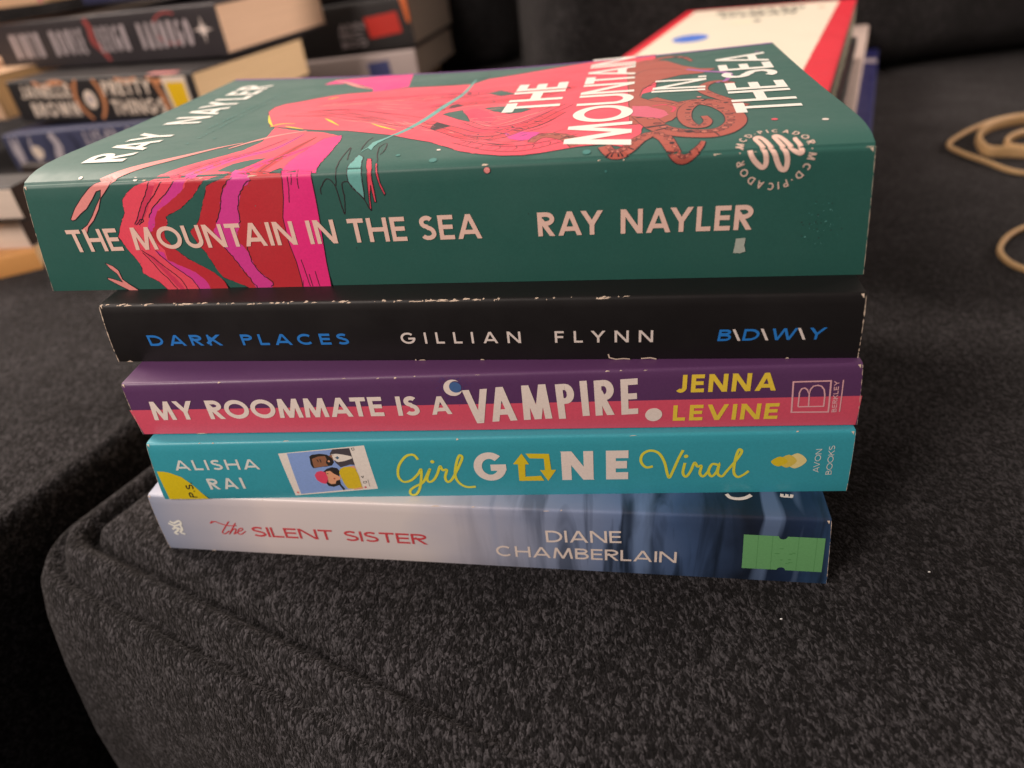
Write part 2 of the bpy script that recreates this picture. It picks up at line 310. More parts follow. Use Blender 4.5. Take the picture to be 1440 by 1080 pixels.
class Print:
    """ink or a sticker lying on a book's cover: flat outlines laid onto its curved surface"""
    def __init__(s, book, name, parent=None, base=.02):
        s.b = book; s.name = name; s.parent = parent or book.cover; s.bm = bmesh.new(); s.mats = []; s.k = 0; s.base = base
    def mi(s, m):
        if m not in s.mats: s.mats.append(m)
        return s.mats.index(m)
    def h(s, layer): s.k += 1; return s.base+layer*.012+(s.k % 40)*.00012
    def poly(s, pts, mat, layer=0, jag=0., seed=0, h=None):
        P = [Vector(p).to_2d() for p in pts]; h = s.h(layer) if h is None else h
        if jag:
            Q = []
            for i in range(len(P)):
                a, b = P[i], P[(i+1) % len(P)]; n = max(1, int((b-a).length/.7))
                for j in range(n):
                    q = a+(b-a)*(j/n); o = mnoise.noise_vector(Vector((q.x*.9+seed, q.y*.9, seed*3.1)))
                    Q.append(q+Vector((o.x, o.y))*jag)
            P = Q
        vs = [s.bm.verts.new((p.x, p.y, h)) for p in P]; m = s.mi(mat)
        if len(P) == 3 or (len(P) == 4 and not jag):
            s.bm.faces.new(vs).material_index = m if len(P) == 3 else m; return P
        for tri in tessellate_polygon([[Vector((p.x, p.y, 0)) for p in P]]):
            try: s.bm.faces.new([vs[i] for i in tri]).material_index = m
            except ValueError: pass
        return P
    def line(s, pts, w, mat, layer=0, closed=False, smooth=False, jag=0., seed=0, ends=None):
        P = catmull(pts) if smooth else [Vector(p).to_2d() for p in pts]
        if jag: P = [q+Vector(mnoise.noise_vector(Vector((q.x*1.1+seed, q.y*1.1, seed*1.7))).to_2d())*jag for q in P]
        if closed: P = P+[P[0]]
        if ends is not None: n = len(P); w = [ends[0]+(ends[1]-ends[0])*i/(n-1) for i in range(n)]
        if ends is not None and len(ends) == 3: w = [ends[0]*(1-2*x)+ends[1]*2*x if x < .5 else ends[1]*(2-2*x)+ends[2]*(2*x-1) for x in [i/(n-1) for i in range(n)]]
        h = s.h(layer)
        for q in ribbon_quads(P, w, closed): s.poly(q, mat, h=h)
    def disc(s, c, rx, mat, layer=0, ry=None, n=28, jag=0., seed=0):
        ry = ry or rx; s.poly([(c[0]+rx*math.cos(6.28318*i/n), c[1]+ry*math.sin(6.28318*i/n)) for i in range(n)], mat, layer, jag, seed)
    def text(s, string, B0, B1, T0, weight, mat, layer=5, track=.12, space=.38, shear=0., wob=0., mats=None, slab=0.):
        B0, B1, T0 = Vector(B0), Vector(B1), Vector(T0); e = B1-B0; tot = e.length; e.normalize()
        nrm = Vector((-e.y, e.x)); cap = (T0-B0).dot(nrm)
        if cap < 0: nrm = -nrm; cap = -cap
        w = weight*cap; rnd = random.Random(len(string))
        fixed = 0; nat = 0
        for i, ch in enumerate(string):
            if ch == ' ': fixed += space*cap
            elif ch in '.:·I': fixed += w
            elif ch == '\\': nat += .30*cap
            else: nat += WID[ch]*cap
            if i < len(string)-1: fixed += track*cap+KERN.get(string[i:i+2], 0)*cap
        sx = (tot-fixed)/nat if nat else 1; x = 0
        for ci, ch in enumerate(string):
            if ch == ' ': x += (space+track)*cap+KERN.get(string[ci:ci+2], 0)*cap; continue
            W = w if ch in '.:·I' else (.30*cap*sx if ch == '\\' else WID[ch]*cap*sx)
            m = (mats or {}).get(ch, mat); jx, jy, jr = (rnd.uniform(-1, 1)*wob*cap for _ in range(3))
            strokes = glyph(ch, W, cap, w)
            if slab and ch in 'AVMIPRE':
                for st in list(strokes):
                    for (px, py) in (st[0], st[-1]):
                        if len(st) == 2 and abs(st[0][0]-st[1][0]) < .45*cap:
                            if py <= .02*cap or py >= cap*.98: strokes.append([(min(max(px, w*.4), W-w*.4)-w*.75, min(max(py, w*.17), cap-w*.17)), (min(max(px, w*.4), W-w*.4)+w*.75, min(max(py, w*.17), cap-w*.17))] )
            for si, st in enumerate(strokes):
                closed = len(st) > 10 and (Vector(st[0])-Vector(st[-1])).length < 1e-4*cap
                ww = w
                if slab and si >= len(glyph(ch, W, cap, w)): ww = w*.34
                h = s.h(layer)
                for q in ribbon_quads(st, ww, closed):
                    q = clip_y(q, 0, cap)
                    if len(q) < 3: continue
                    R = []
                    for p in q:
                        px, py = p.x+(0 if ch == '\\' else shear)*p.y, p.y+jy
                        px += jr*(py/cap-.5)*.4+jx*.3
                        R.append(B0+e*(x+px)+nrm*py)
                    s.poly(R, m, h=h)
            x += W+track*cap+KERN.get(string[ci:ci+2], 0)*cap
    def ring_text(s, string, c, rad, cap, a0, a1, weight, mat, layer=5):
        w = weight*cap; tot = 0; adv = []
        for ch in string: W = 0 if ch == ' ' else (w if ch in '.·I' else WID[ch]*cap*.95); adv.append(W); tot += W
        gap = (rad*math.radians(a0-a1)-tot)/(len(string)-1); x = 0
        for ch, W in zip(string, adv):
            if ch != ' ':
                for st in glyph(ch, W, cap, w):
                    h = s.h(layer)
                    for q in ribbon_quads(st, w, len(st) > 10 and ch == 'O'):
                        q = clip_y(q, 0, cap)
                        if len(q) < 3: continue
                        R = []
                        for p in q:
                            A = math.radians(a0)-(x+p.x)/rad; R.append((c[0]+(rad+p.y)*math.cos(A), c[1]+(rad+p.y)*math.sin(A)))
                        s.poly(R, mat, h=h)
            x += W+gap
    def done(s):
        bm, b = s.bm, s.b; r = b.r
        cuts = []
        if any(v.co.y > -r*1.05 for v in bm.verts):
            cuts = [-r+2*r*i/5 for i in range(6)]+([4, 7, 11, 16, 22, 30, 40, 52, 66, 82, 100, 116] if b.A else [])
        for t in cuts: bmesh.ops.bisect_plane(bm, geom=bm.verts[:]+bm.edges[:]+bm.faces[:], plane_co=(0, t, 0), plane_no=(0, 1, 0), dist=1e-5)
        if b.A or s.long():
            for i in range(1, 24):
                bmesh.ops.bisect_plane(bm, geom=bm.verts[:]+bm.edges[:]+bm.faces[:], plane_co=(b.L*i/24, 0, 0), plane_no=(1, 0, 0), dist=1e-5)
        if b.bulge:
            for i in range(1, 9):
                t = -b.Tl+b.Tl*i/9
                bmesh.ops.bisect_plane(bm, geom=bm.verts[:]+bm.edges[:]+bm.faces[:], plane_co=(0, t, 0), plane_no=(0, 1, 0), dist=1e-5)
        for v in bm.verts: v.co = b.M(v.co.x, v.co.y, v.co.z)*MM
        for f in bm.faces: f.smooth = True
        bmesh.ops.recalc_face_normals(bm, faces=bm.faces)
        return from_bm(s.name, bm, s.parent, s.mats)
    def long(s): return False

FR = {1: dict(o=(-132.46,191.47,83.70),X=(0.98433,-0.17609,0.00958),Y=(0.17610,0.98437,0.00000),L=224.91,a=6.79,Tl=31.49,b=-3.33,Tr=31.59),
 2: dict(o=(-115.53,179.37,64.78),X=(0.98396,-0.17795,0.01273),Y=(0.17797,0.98404,0.00000),L=205.96,a=2.22,Tl=19.09,b=-1.31,Tr=18.45),
 3: dict(o=(-110.38,166.84,46.55),X=(0.99113,-0.13276,0.00607),Y=(0.13276,0.99115,0.00000),L=201.96,a=0.63,Tl=18.31,b=-2.24,Tr=19.64),
 4: dict(o=(-110.48,162.47,24.26),X=(0.99255,-0.12156,0.00841),Y=(0.12157,0.99258,0.00000),L=202.32,a=2.75,Tl=22.29,b=-1.46,Tr=21.82),
 5: dict(o=(-118.44,165.55,0.00),X=(0.98283,-0.18453,0.00000),Y=(0.18453,0.98283,0.00000),L=206.99,a=1.34,Tl=24.20,b=-3.02,Tr=25.91)}
for k, q in FR.items(): q['o'] = (q['o'][0], q['o'][1], q['o'][2]+.05*(6-k))
def flat(o, X, L, T, Y=None):
    X = norm(X); Y = norm(Y) if Y is not None else norm((-X.y, X.x, 0)); return dict(o=o, X=X, Y=Y, L=L, a=0, b=0, Tl=T, Tr=T)

# ------------------------------------------------------------------ sofa
FAB = fabric('charcoal_chenille', (.0021, .0020, .0022), (.066, .063, .069))
FABD = fabric('charcoal_chenille_back', (.0026, .0025, .0026), (.056, .053, .056))
sofa = bpy.data.objects.new('sofa', None); sc.collection.objects.link(sofa); sofa.location = (0, 0, 0)
tag(sofa, 'charcoal chenille sofa that the book stack and piles rest on', 'sofa')
def cushion(name, origin, ang, A, B, Rc, prof, mat, N=26, rough=0.0, seam=False):
    """seat cushion: a rounded rectangle A x B (mm) with its corner at origin, axis a at ang, lofted through a profile of (inset, z)"""
    a = Vector((math.cos(ang), math.sin(ang), 0)); b = Vector((-math.sin(ang), math.cos(ang), 0)); bm = bmesh.new(); rings = []
    for ins, z in prof:
        r = max(Rc-ins, 1.0); ring = []; x0, x1, y0, y1 = max(ins, -7), A-max(ins, -7), ins, B-ins
        def seg(p, q, n):
            for i in range(n): ring.append((p[0]+(q[0]-p[0])*i/n, p[1]+(q[1]-p[1])*i/n))
        def cor(cx, cy, a0):
            for i in range(N): t = math.radians(a0+90*i/N); ring.append((cx+r*math.cos(t), cy+r*math.sin(t)))
        cor(x0+r, y0+r, 180); seg((x0+r, y0), (x1-r, y0), 90); cor(x1-r, y0+r, 270); seg((x1, y0+r), (x1, y1-r), 60); cor(x1-r, y1-r, 0); seg((x1-r, y1), (x0+r, y1), 40); cor(x0+r, y1-r, 90); seg((x0, y1-r), (x0, y0+r), 90)
        row = []
        for p in ring:
            zz = z
            if seam and -4 < ins < 24:      # the seam shows near the corner and flattens out along the front edge
                k = min(max((p[0]-90)/150, 0), 1)*.8 if p[1] < 40 else 0; zz = z*(1-k)+k*(-9*(1-max(ins, -3)/24)**2.2)
            q = Vector(origin)+a*p[0]+b*p[1]; w = mnoise.noise(Vector((q.x*.011, q.y*.011, z*.02+3)))*rough
            row.append(bm.verts.new(Vector((q.x, q.y, q.z+zz+w*(1 if ins < 60 else 0)))*MM))
        rings.append(row)
    n = len(rings[0])
    for i in range(len(rings)-1):
        for j in range(n): bm.faces.new([rings[i][j], rings[i][(j+1) % n], rings[i+1][(j+1) % n], rings[i+1][j]]).smooth = True
    bm.faces.new(rings[0]); bm.faces.new(rings[-1])
    bmesh.ops.recalc_face_normals(bm, faces=bm.faces)
    return from_bm(name, bm, sofa, [mat])
AN = math.radians(-27.2)
seat = [(150, 0), (100, 0), (60, 0), (40, 0), (24, -.1), (20, -.6), (17.5, -2.2), (16, -5.0), (14.8, -7.6), (13.2, -7.0), (11.8, -3.6), (10, -1.4), (8, -1.0), (6.4, -1.8), (5, -4.4), (3.8, -8.2), (2.6, -11.4), (.8, -11.0), (-1, -8.4), (-3, -8.4), (-6, -13), (-10, -23), (-15, -42), (-20, -70), (-23, -105), (-23, -140), (-14, -190), (6, -230)]
ANS = math.radians(-30.5)
cushion('seat_cushion', Vector((-173.5, 173, 0)), ANS, 1300, 1150, 20, seat, FAB, rough=.0, seam=True)
side = [(150, 0), (90, 0), (60, 0), (40, 0), (28, -.2), (20, -.6), (14, -1.4), (10, -1.9), (7.5, -1.4), (5, -1.2), (3, -2.0), (1.6, -4), (.9, -7), (.6, -14), (2, -30), (5, -80), (6, -150), (9, -210), (14, -230)]
a = Vector((math.cos(AN), math.sin(AN), 0)); b = Vector((-math.sin(AN), math.cos(AN), 0))
oB = Vector((-187.5, 183, 1.5))-a*900-b*420
cushion('chaise_cushion', oB, AN, 900, 1500, 30, side, FAB, rough=.6)
base = bmesh.new()
bmesh.ops.create_cube(base, size=1, matrix=Matrix.Translation((0, .5, -.285)) @ Matrix.Rotation(AN, 4, 'Z') @ Matrix.Diagonal((2.6, 1.9, .1, 1)))
from_bm('sofa_base', base, sofa, [FABD])
back = [(70, 0), (40, 0), (25, -3), (14, -9), (6, -18), (1, -30), (0, -60), (0, -110), (2, -135), (10, -150)]
def back_cushion(x0, y0, x1, y1, hgt, thick):
    """backrest cushion standing on the seat: its front face runs from (x0,y0) to (x1,y1) in plan"""
    bm = bmesh.new(); d = Vector((x1-x0, y1-y0, 0)); L = d.length; d.normalize(); n = Vector((-d.y, d.x, 0)); NX, NZ = 60, 30; g = []
    for i in range(NX+1):
        row = []
        for k in range(NZ+1):
            x, z = i/NX, k/NZ; ex = min(x, 1-x)*L; ez = min(z, 1-z)*hgt
            f = lambda q, R=45: 0 if q > R else R-math.sqrt(max(R*R-(R-q)**2, 0))
            puff = -18*math.sin(math.pi*x)**.5*math.sin(math.pi*z)**.6+f(ex)+f(ez, 35)+4*mnoise.noise(Vector((x*L*.012, z*hgt*.006, 2.2)))
            p = Vector((x0, y0, 2))+d*(x*L)+n*(puff+14)+Vector((0, 0, z*hgt))+n*(z*hgt*.16); row.append(p)
        g.append(row)
    F = [[bm.verts.new(p*MM) for p in r] for r in g]; K = [[bm.verts.new((Vector((x0, y0, 2))+d*(i/NX*L)+n*(thick+k/NZ*hgt*.16)+Vector((0, 0, k/NZ*hgt)))*MM) for k in range(NZ+1)] for i in range(NX+1)]
    for i in range(NX):
        for k in range(NZ):
            bm.faces.new([F[i][k], F[i+1][k], F[i+1][k+1], F[i][k+1]]).smooth = True; bm.faces.new([K[i][k], K[i][k+1], K[i+1][k+1], K[i+1][k]])
    for i in range(NX):
        for k in (0, NZ): bm.faces.new([F[i][k], K[i][k], K[i+1][k], F[i+1][k]])
    for k in range(NZ):
        for i in (0, NX): bm.faces.new([F[i][k], F[i][k+1], K[i][k+1], K[i][k]])
    bmesh.ops.recalc_face_normals(bm, faces=bm.faces)
    return from_bm('back_cushion', bm, sofa, [FABD])
back_cushion(62, 668, 900, 775, 215, 140)
back_cushion(-860, 905, 52, 905, 215, 120)
# ------------------------------------------------------------------ the five paperbacks of the stack
STACK = 'paperbacks stacked in the foreground'
PAGE = paper('page_paper', 196, 176, 152)
WHITE = ink('paper_white_print', 226, 198, 184, .5); WORN = ink('worn_paper', 196, 172, 150, .9, spec=.1)
LINE = ink('dark_outline_ink', 44, 22, 30, .5)
# --- thick teal book on top
TEAL = ink('teal_ink', 38, 82, 72, .50)
b1 = Book('paperback', FR[1], 129, 'thick teal paperback with pink and red octopus cover, topmost of the front stack', STACK, TEAL, PAGE, r=1.1, bulge=.3, lift=3.0)
CORAL = ink('coral_ink', 226, 68, 84); DKRED = ink('dark_red_ink', 178, 38, 46); MAG = ink('magenta_ink', 200, 52, 128); PINK = ink('hot_pink_ink', 222, 40, 112)
ROSE = ink('rose_ink', 196, 48, 78); SALMON = ink('salmon_ink', 216, 130, 122); BRICK = ink('brick_ink', 158, 74, 60); BRICKD = ink('brick_dark_ink', 128, 54, 46); BRICKL = ink('brick_light_ink', 178, 96, 78)  # the darker brick ink fills every other sucker
MINT = ink('mint_ink', 96, 152, 142); GOLD = ink('gold_ink', 226, 188, 36); PURP = ink('purple_edge_ink', 112, 56, 130); TEALP = ink('pale_teal_ink', 60, 116, 108); LILAC = ink('lilac_ink', 150, 92, 150)
A = Print(b1, 'cover_artwork')
# the body and its arms sweeping over the cover
body = [(48.81,65.97),(48.09,73.13),(49.95,77.63),(54.33,80.92),(58.42,85.24),(63.65,89.48),(69.65,91.81),(77.08,92.88),(83.18,95.19),(89.34,97.48),(97.11,97.29),(104.82,96.98),(113.28,97.29),(117.52,106.17),(124.72,109.86),(131.02,113.93),(138.38,118.69),(144.96,122.59),(155.57,127.85),(169.33,130.69),(179.06,130.51),(177.78,81.6),(173.66,37.44),(170.22,11.22),(167.66,3.81),(161.58,6.13),(155.42,5.8),(150.52,4.48),(146.23,3.43),(141.9,2.92),(136.82,3.19),(131.52,4.56),(125.93,6.95),(121.11,11.25),(115.9,16.28),(109.2,20.66),(102.82,25.49),(94.93,29.42),(87.59,33.12),(78.97,35.3),(72.42,37.75),(65.39,40.97),(59.34,43.39)]
A.poly(body, CORAL, 1, .35, 1); A.line(body, .28, LINE, 2, True, jag=.0)
far = [(51.34,112.35),(53.35,121.59),(65.14,124.96),(82.96,130.37),(86.43,111.84),(88.78,99.63),(83.18,95.19),(77.08,92.88),(74.84,100.21),(66.99,109.16),(60.29,113.76)]
A.poly(far, PINK, 1, .4, 5)
for hole in ([(90.05,102.33),(88.13,118.12),(96.66,126.28),(114.36,126.08),(117.21,111.81),(112.74,105.79),(104.37,99.13),(96.86,98.36)], [(112.54,48.75),(114.28,51.12),(117.77,52.94),(120.77,44.53),(123.38,36.09),(119.71,39.6)], [(124.68,53.79),(129.57,55.22),(139.52,47.93),(137.16,44.53),(133.5,43.59),(128.18,48.53)], [(122.05,77.49),(125.98,80.53),(132.13,73.21),(127.26,71.51)]):
    A.poly(hole, TEAL, 3, .3, 2); A.line(hole, .22, LINE, 3, True)
A.poly([(135.11,20.95),(139.92,20.84),(144.97,19.09),(143.42,13.26),(140.93,12.05),(137.32,14.53)], MAG, 3, .2, 3)
A.poly([(118.53,50.61),(121.64,54.69),(126.66,48.28),(130.81,39.12),(129.88,32.52),(124.72,36.98),(121.36,43.04)], ROSE, 3, .3, 4)
FLOW = [[(109.12,38.93),(119.11,27.65),(126.29,19.92),(133.36,18.78),(138.1,24.55),(143.03,30.77),(147.85,42.04)], [(123.26,36.75),(130.55,28.2),(136.79,29.48),(143.6,40),(149.43,51.92)], [(108.85,53.79),(117.04,62),(128.34,63.92),(139.46,67.4),(148.5,80.25)], [(96.86,75.37),(108.7,78.17),(120.68,80.58),(134.24,84.79),(145.78,95.55)], [(124.17,16.41),(133.34,9.85),(141.32,8.51),(148.78,11.35),(154.99,15.29)], [(64.22,62.88),(77.14,63.94),(93.87,54.31),(107.66,45.08)], [(64.28,74.68),(77.23,80.2),(93.74,80.47),(113.63,80.26)], [(58.13,58.17),(71.72,54.71),(90.16,44.72),(107.83,31.81)]]
CORAL2 = ink('deep_coral_ink', 206, 52, 66)
for n_, (f, w) in enumerate(((4, (5.5, 6.5, 4.5)), (0, (5.0, 6.5, 5.0)), (1, (4.0, 6.0, 5.0)), (2, (3.0, 5.0, 7.0)), (3, (3.0, 6.0, 8.0)))):
    A.line(FLOW[f], 1, LINE, 3, smooth=True, ends=tuple(q+.5 for q in w)); A.line(FLOW[f], 1, CORAL2 if n_ % 2 else CORAL, 3, smooth=True, ends=w)
    Pq = catmull(FLOW[f])
    for j in range(2, len(Pq)-3, 2):      # scale marks along each arm
        d = (Pq[j+1]-Pq[j-1]).normalized(); m_ = Vector((-d.y, d.x)); ww = w[1]*.42
        A.line([Pq[j]-m_*ww, Pq[j]-m_*ww*.5+d*.9, Pq[j]-m_*ww*.1+d*.5], .2, LINE if j % 4 else ROSE, 4, smooth=True)
for st in FLOW:
    A.line(st, .3, ROSE, 4, smooth=True, ends=(.15, .7, .15)); A.line(st, .26, LINE, 4, smooth=True, jag=.12)
LITE = ink('light_coral_ink', 242, 112, 108); rnd = random.Random(21)
FL = [catmull(f) for f in FLOW]; PAIR = [(0, 4), (0, 1), (1, 2), (2, 3), (3, 6), (5, 6), (5, 7), (2, 6), (0, 7)]
for i in range(230):      # fine hatching that follows the arms
    f, g = PAIR[i % len(PAIR)]; f, g = FL[f], FL[g]; a_ = rnd.random(); p0 = rnd.uniform(0, .8); p1 = min(1, p0+rnd.uniform(.06, .3))
    st = []
    for j in range(7):
        q = p0+(p1-p0)*j/6; st.append(f[int(q*(len(f)-1))].lerp(g[int(q*(len(g)-1))], a_))
    k_ = i % 3; A.line(st, 1, (LINE, ROSE, LITE)[k_], 3, jag=.15, seed=i, ends=((.1, .32, .1), (.15, .7, .15), (.15, .7, .15))[k_])
for st in ([(59.66,42.67),(61.43,46.33),(66.62,46.01)], [(64.49,43.09),(68.06,40.47),(72.42,37.75)], [(74.24,51.37),(77.41,47.28),(82.58,40.31)], [(92.53,40.96),(97.68,35.53),(102.79,30.95)], [(63.8,82.36),(65.37,84.63),(66.77,86.09)], [(51.55,60.19),(56.42,50),(59.94,43.94)]):
    A.line(st, .8, GOLD, 4, smooth=True, ends=(.2, 1.0, .2))
# brown arms curling under the title
brown = [(168.09,100.28),(170.97,116.53),(175.55,119.4),(182.38,113.16),(186.77,101.54),(191.84,93.25),(197.18,90.62),(191.8,84.33),(185.53,84.58),(177.28,77.91),(172.22,64.71),(171.26,56.18),(176.14,52.36),(178.71,48.03),(181.85,43.65),(182.25,32.82),(178.51,22.53),(174.63,18.94),(171,20.89),(167.88,20.69)]
A.poly(brown, BRICK, 4, .4, 7); A.line(brown, .22, LINE, 4, True)
A.poly([(172.06,58.79),(175.07,61.39),(177.24,57.66),(176.14,52.36),(173.22,49.89),(171.63,53.91)], TEAL, 5, .2, 3)
A.poly([(168.87,42.65),(172.93,41.35),(177.29,34.35),(178.17,29.32),(175.56,25.54),(171.21,28.48),(168.35,31.05)], ink('dusty_rose_ink', 196, 84, 104), 5, .3, 9)
A.line([(171.22,54.41),(174.55,48.08),(178.55,45.08),(180.98,40.69)], .3, LINE, 5, smooth=True, jag=.2); A.line([(172.28,67),(177.07,73.06),(183.54,78.61),(188.36,80.73)], .3, LINE, 5, smooth=True, jag=.2); A.line([(168.74,85.01),(173.11,96.83),(179.92,99.24),(186.23,94.17)], .3, LINE, 5, smooth=True, jag=.2)
for st in ([(170.39,31.63),(172.72,35.14),(175.24,32.56),(175.66,27.76),(173.68,26.07),(172.25,28.75)], [(174.27,40.92),(177.69,41.76),(180.08,37.18),(179.1,31.99)]): A.line(st, .9, ROSE, 5, smooth=True)
arms = [([(161.55,5.08),(163.05,2.09),(165.36,1.7),(167.67,3.76),(170.07,8.04),(173.1,10.97),(175.69,8.42),(177.1,3.44),(178.35,-0.05),(180.18,-0.83),(182.27,0.59),(183.87,2.78),(184.71,4.89)], (3.0, 3.6, .9)),
        ([(171.26,30.2),(174.55,17.03),(178.44,11.83),(183.53,9.75),(188.1,9.61),(191.66,12.63),(193.86,18.87),(193.87,28.07),(191.2,37.37),(186.37,41.5),(183.06,35),(181.85,24.3),(182.91,16.38),(185.54,15.29),(187.16,19.66),(186.74,25.1)], (5.5, 5.0, 1.6)),
        ([(179.55,39.24),(183.83,43),(188.61,44.02),(193.29,38.58),(197.03,33.02),(198.91,33.02)], (4.0, 3.6, 2.0)),
        ([(199.21,64.95),(195.56,69.51),(191.56,66.46),(189.66,58.94),(190.93,52.04),(193.97,44.19),(196.91,36.76),(198.48,34.39)], (2.2, 3.2, 3.0)),
        ([(143.45,10.15),(144.92,14.28),(147.98,15.38),(152.59,11.88),(155.28,6.6)], (1.5, 4.0, 4.0)),
        ([(173.5,110.76),(181,120.55),(188,118.42),(190.69,108.39)], (3.0, 3.0, 1.0))]
for i, (st, w) in enumerate(arms):
    A.line(st, 1, LINE, 5, smooth=True, ends=tuple(q+.45 for q in w)); A.line(st, 1, BRICK, 5, smooth=True, ends=w)
    P = catmull(st); n = len(P)
    for j in range(3, n-4, 3):        # suckers down one side
        d = (P[j+1]-P[j-1]).normalized(); x = j/n; ww = w[0]*(1-2*x)+w[1]*2*x if x < .5 else w[1]*(2-2*x)+w[2]*(2*x-1)
        q = P[j]+Vector((-d.y, d.x))*ww*.22; A.disc(q, ww*.20, LINE, 6, n=12); A.disc(q, ww*.15, BRICKL if j % 2 else BRICKD, 6, n=12)
A.line([(187.8,93.4),(193.63,86.98),(198.64,82.92),(199.88,78.15),(197.84,70.15),(194.6,67.56)], 1, LILAC, 5, smooth=True, ends=(1.6, 2.2, .8))
# streams that run from the body over the hinge and down the spine
S1 = [(61.58,42.04),(72.98,35.14),(80.72,32.6),(87.87,26.89),(90.48,13.81),(90.46,5.65),(89.43,0.62),(79.75,2.29),(74.32,-0.78),(70.57,1.88),(63.53,0.88),(59.51,-0.77),(39.93,-1.23),(44.58,0.16),(48.84,3.14),(54.01,6.88),(59.12,10.75),(63.69,16.01),(65.49,24.65)]
A.poly(S1, CORAL, 1, .3, 11)
for st, m in (([(75.27,31.27),(72.84,16.15),(66.14,10.73),(60.48,4.93),(54.29,0.12)], MAG), ([(86.03,24),(79.78,11.08),(74.01,5.15),(70.07,1.41)], PINK), ([(88.29,23.64),(88.26,12.03),(85.9,5.49),(84.94,0.45)], PINK), ([(72.14,26.26),(67.9,14.58),(61.5,8.72),(55.35,4.07),(50.06,0.36)], ROSE), ([(80.6,27.03),(77.7,9.47),(74.34,0.67)], DKRED)):
    A.line(st, 1, m, 2, smooth=True, ends=(.5, 3.0, 2.2)); A.line(st, .2, LINE, 3, smooth=True, jag=.2)
A.poly([(62.33,2.23),(65.69,5.58),(69.6,7.6),(73.73,8.5),(71.92,5.32),(69.46,3.03),(66.67,1.54)], TEAL, 3, .2, 12)
P_ = [(80.77,0.81),(81.02,4.3),(82.56,12.73),(83.55,24.93),(87.78,28),(89.42,22.43),(90.64,10.21),(90.15,3.81),(89.86,0.05)]
A.poly(P_, PINK, 3, .2, 13); A.line(P_, .22, LINE, 3, True)
coral = [(42.98,-0.11),(40.29,-1.09),(37.42,-2.42),(34.39,-4.88),(33.63,-8.37),(31.53,-10.98),(28.76,-15.02),(29.68,-17.86),(30.58,-20.26),(32.01,-23.19),(31.5,-26.12),(33.33,-27.66),(35.28,-28.95),(37.41,-32.28),(56.05,-32.67),(55.22,-29.16),(53.21,-26.66),(50.18,-24.45),(47.16,-22.26),(44.41,-19.48),(42.49,-15.92),(42.85,-14.1),(44.9,-11.68),(45.2,-9.77),(50.4,-7.68),(54.67,-4.82),(57.74,-1.99),(59.43,-0.41),(51.86,0.44)]
A.poly(coral, CORAL, 2, .25, 21); A.line(coral, .16, LINE, 2, True)
A.poly([(59.76,-0.09),(55.07,-0.22),(53.06,-2.55),(50.38,-4.23),(47.07,-6.24),(42.62,-8.7),(41.16,-11.32),(38.79,-13.96),(39.3,-16.75),(41.1,-19.38),(40.59,-22.46),(43.21,-23.78),(45.6,-25.11),(47.6,-26.23),(49.95,-29.04),(50.25,-32.55),(56.05,-32.67),(55.22,-29.16),(53.21,-26.66),(50.18,-24.45),(47.16,-22.26),(44.41,-19.48),(42.49,-15.92),(42.85,-14.1),(44.9,-11.68),(45.2,-9.77),(50.4,-7.68),(54.67,-4.82),(57.74,-1.99)], DKRED, 3, .3, 22)
A.poly([(51.12,-0.05),(48.42,-2.87),(45.21,-5.74),(41.92,-7.57),(39.45,-11.26),(37.86,-13.93),(39.82,-13.77),(41.44,-11.33),(42.67,-8.79),(46.81,-6.32),(50.3,-4.44),(52.8,-2.63),(54.31,-0.1)], MAG, 3, .3, 23)
A.poly([(38.16,-19.53),(39.87,-22.44),(43.35,-25.93),(45.46,-28.04),(47.23,-32.48),(50.44,-32.55),(49.95,-29.04),(47.6,-26.23),(45.6,-25.11),(42.81,-23.58),(40.43,-22.26),(40.35,-20.07)], MAG, 3, .3, 24)
A.poly([(44.01,-0.37),(41.22,-4.29),(37.56,-8.51),(35.11,-12.02),(36.38,-11.83),(39.27,-9.47),(42.45,-5.2),(45.79,-0.44)], ROSE, 3, .2, 25)
A.poly([(34.34,-19.42),(36.32,-22.83),(38.33,-26.29),(40.17,-30.32),(41.36,-32.36),(42.83,-32.39),(40.95,-28.33),(38.91,-24.84),(37,-21.16)], ROSE, 3, .2, 26)
for st in ([(43.84,-0.23),(41.8,-3.45),(39.5,-6.17),(37.19,-9.39),(35.21,-11.79)], [(47.39,-0.38),(44.9,-3.15),(40.91,-6.66),(38.39,-9.88),(37.36,-11.19)], [(51.02,-0.29),(48.03,-3.28),(42.56,-7.16),(41.24,-8.65),(40.14,-9.94)], [(35.68,-11.81),(37.74,-10.3),(38.15,-10.99),(36.38,-11.83)], [(33.96,-19.17),(36.43,-21.39),(39.39,-24.85),(42.41,-28.37),(43.02,-31.89)], [(34.14,-19.89),(35.55,-22.32),(37.07,-25.77),(38.81,-28.78),(40.08,-31.83)], [(38.26,-19.3),(39.97,-22.2),(43.35,-25.93),(45.8,-28.45),(46.93,-31.97)]):
    A.line(st, .26, LINE, 4, smooth=True, jag=.18)
mass2 = [(66.33,1.33),(64.79,-0.14),(59.71,-2.08),(57.84,-5.38),(54.84,-10.47),(53.2,-12.42),(50.71,-14.13),(51.58,-18.06),(53.06,-20.44),(54.06,-24.26),(55.56,-28.18),(58.05,-29.32),(60.92,-30.77),(63.62,-32.82),(77.77,-33.11),(82.88,-15.87),(83.62,-5.15),(81.54,0.36),(73.44,1.5)]
A.poly(mass2, DKRED, 2, .25, 31); A.line(mass2, .16, LINE, 2, True)
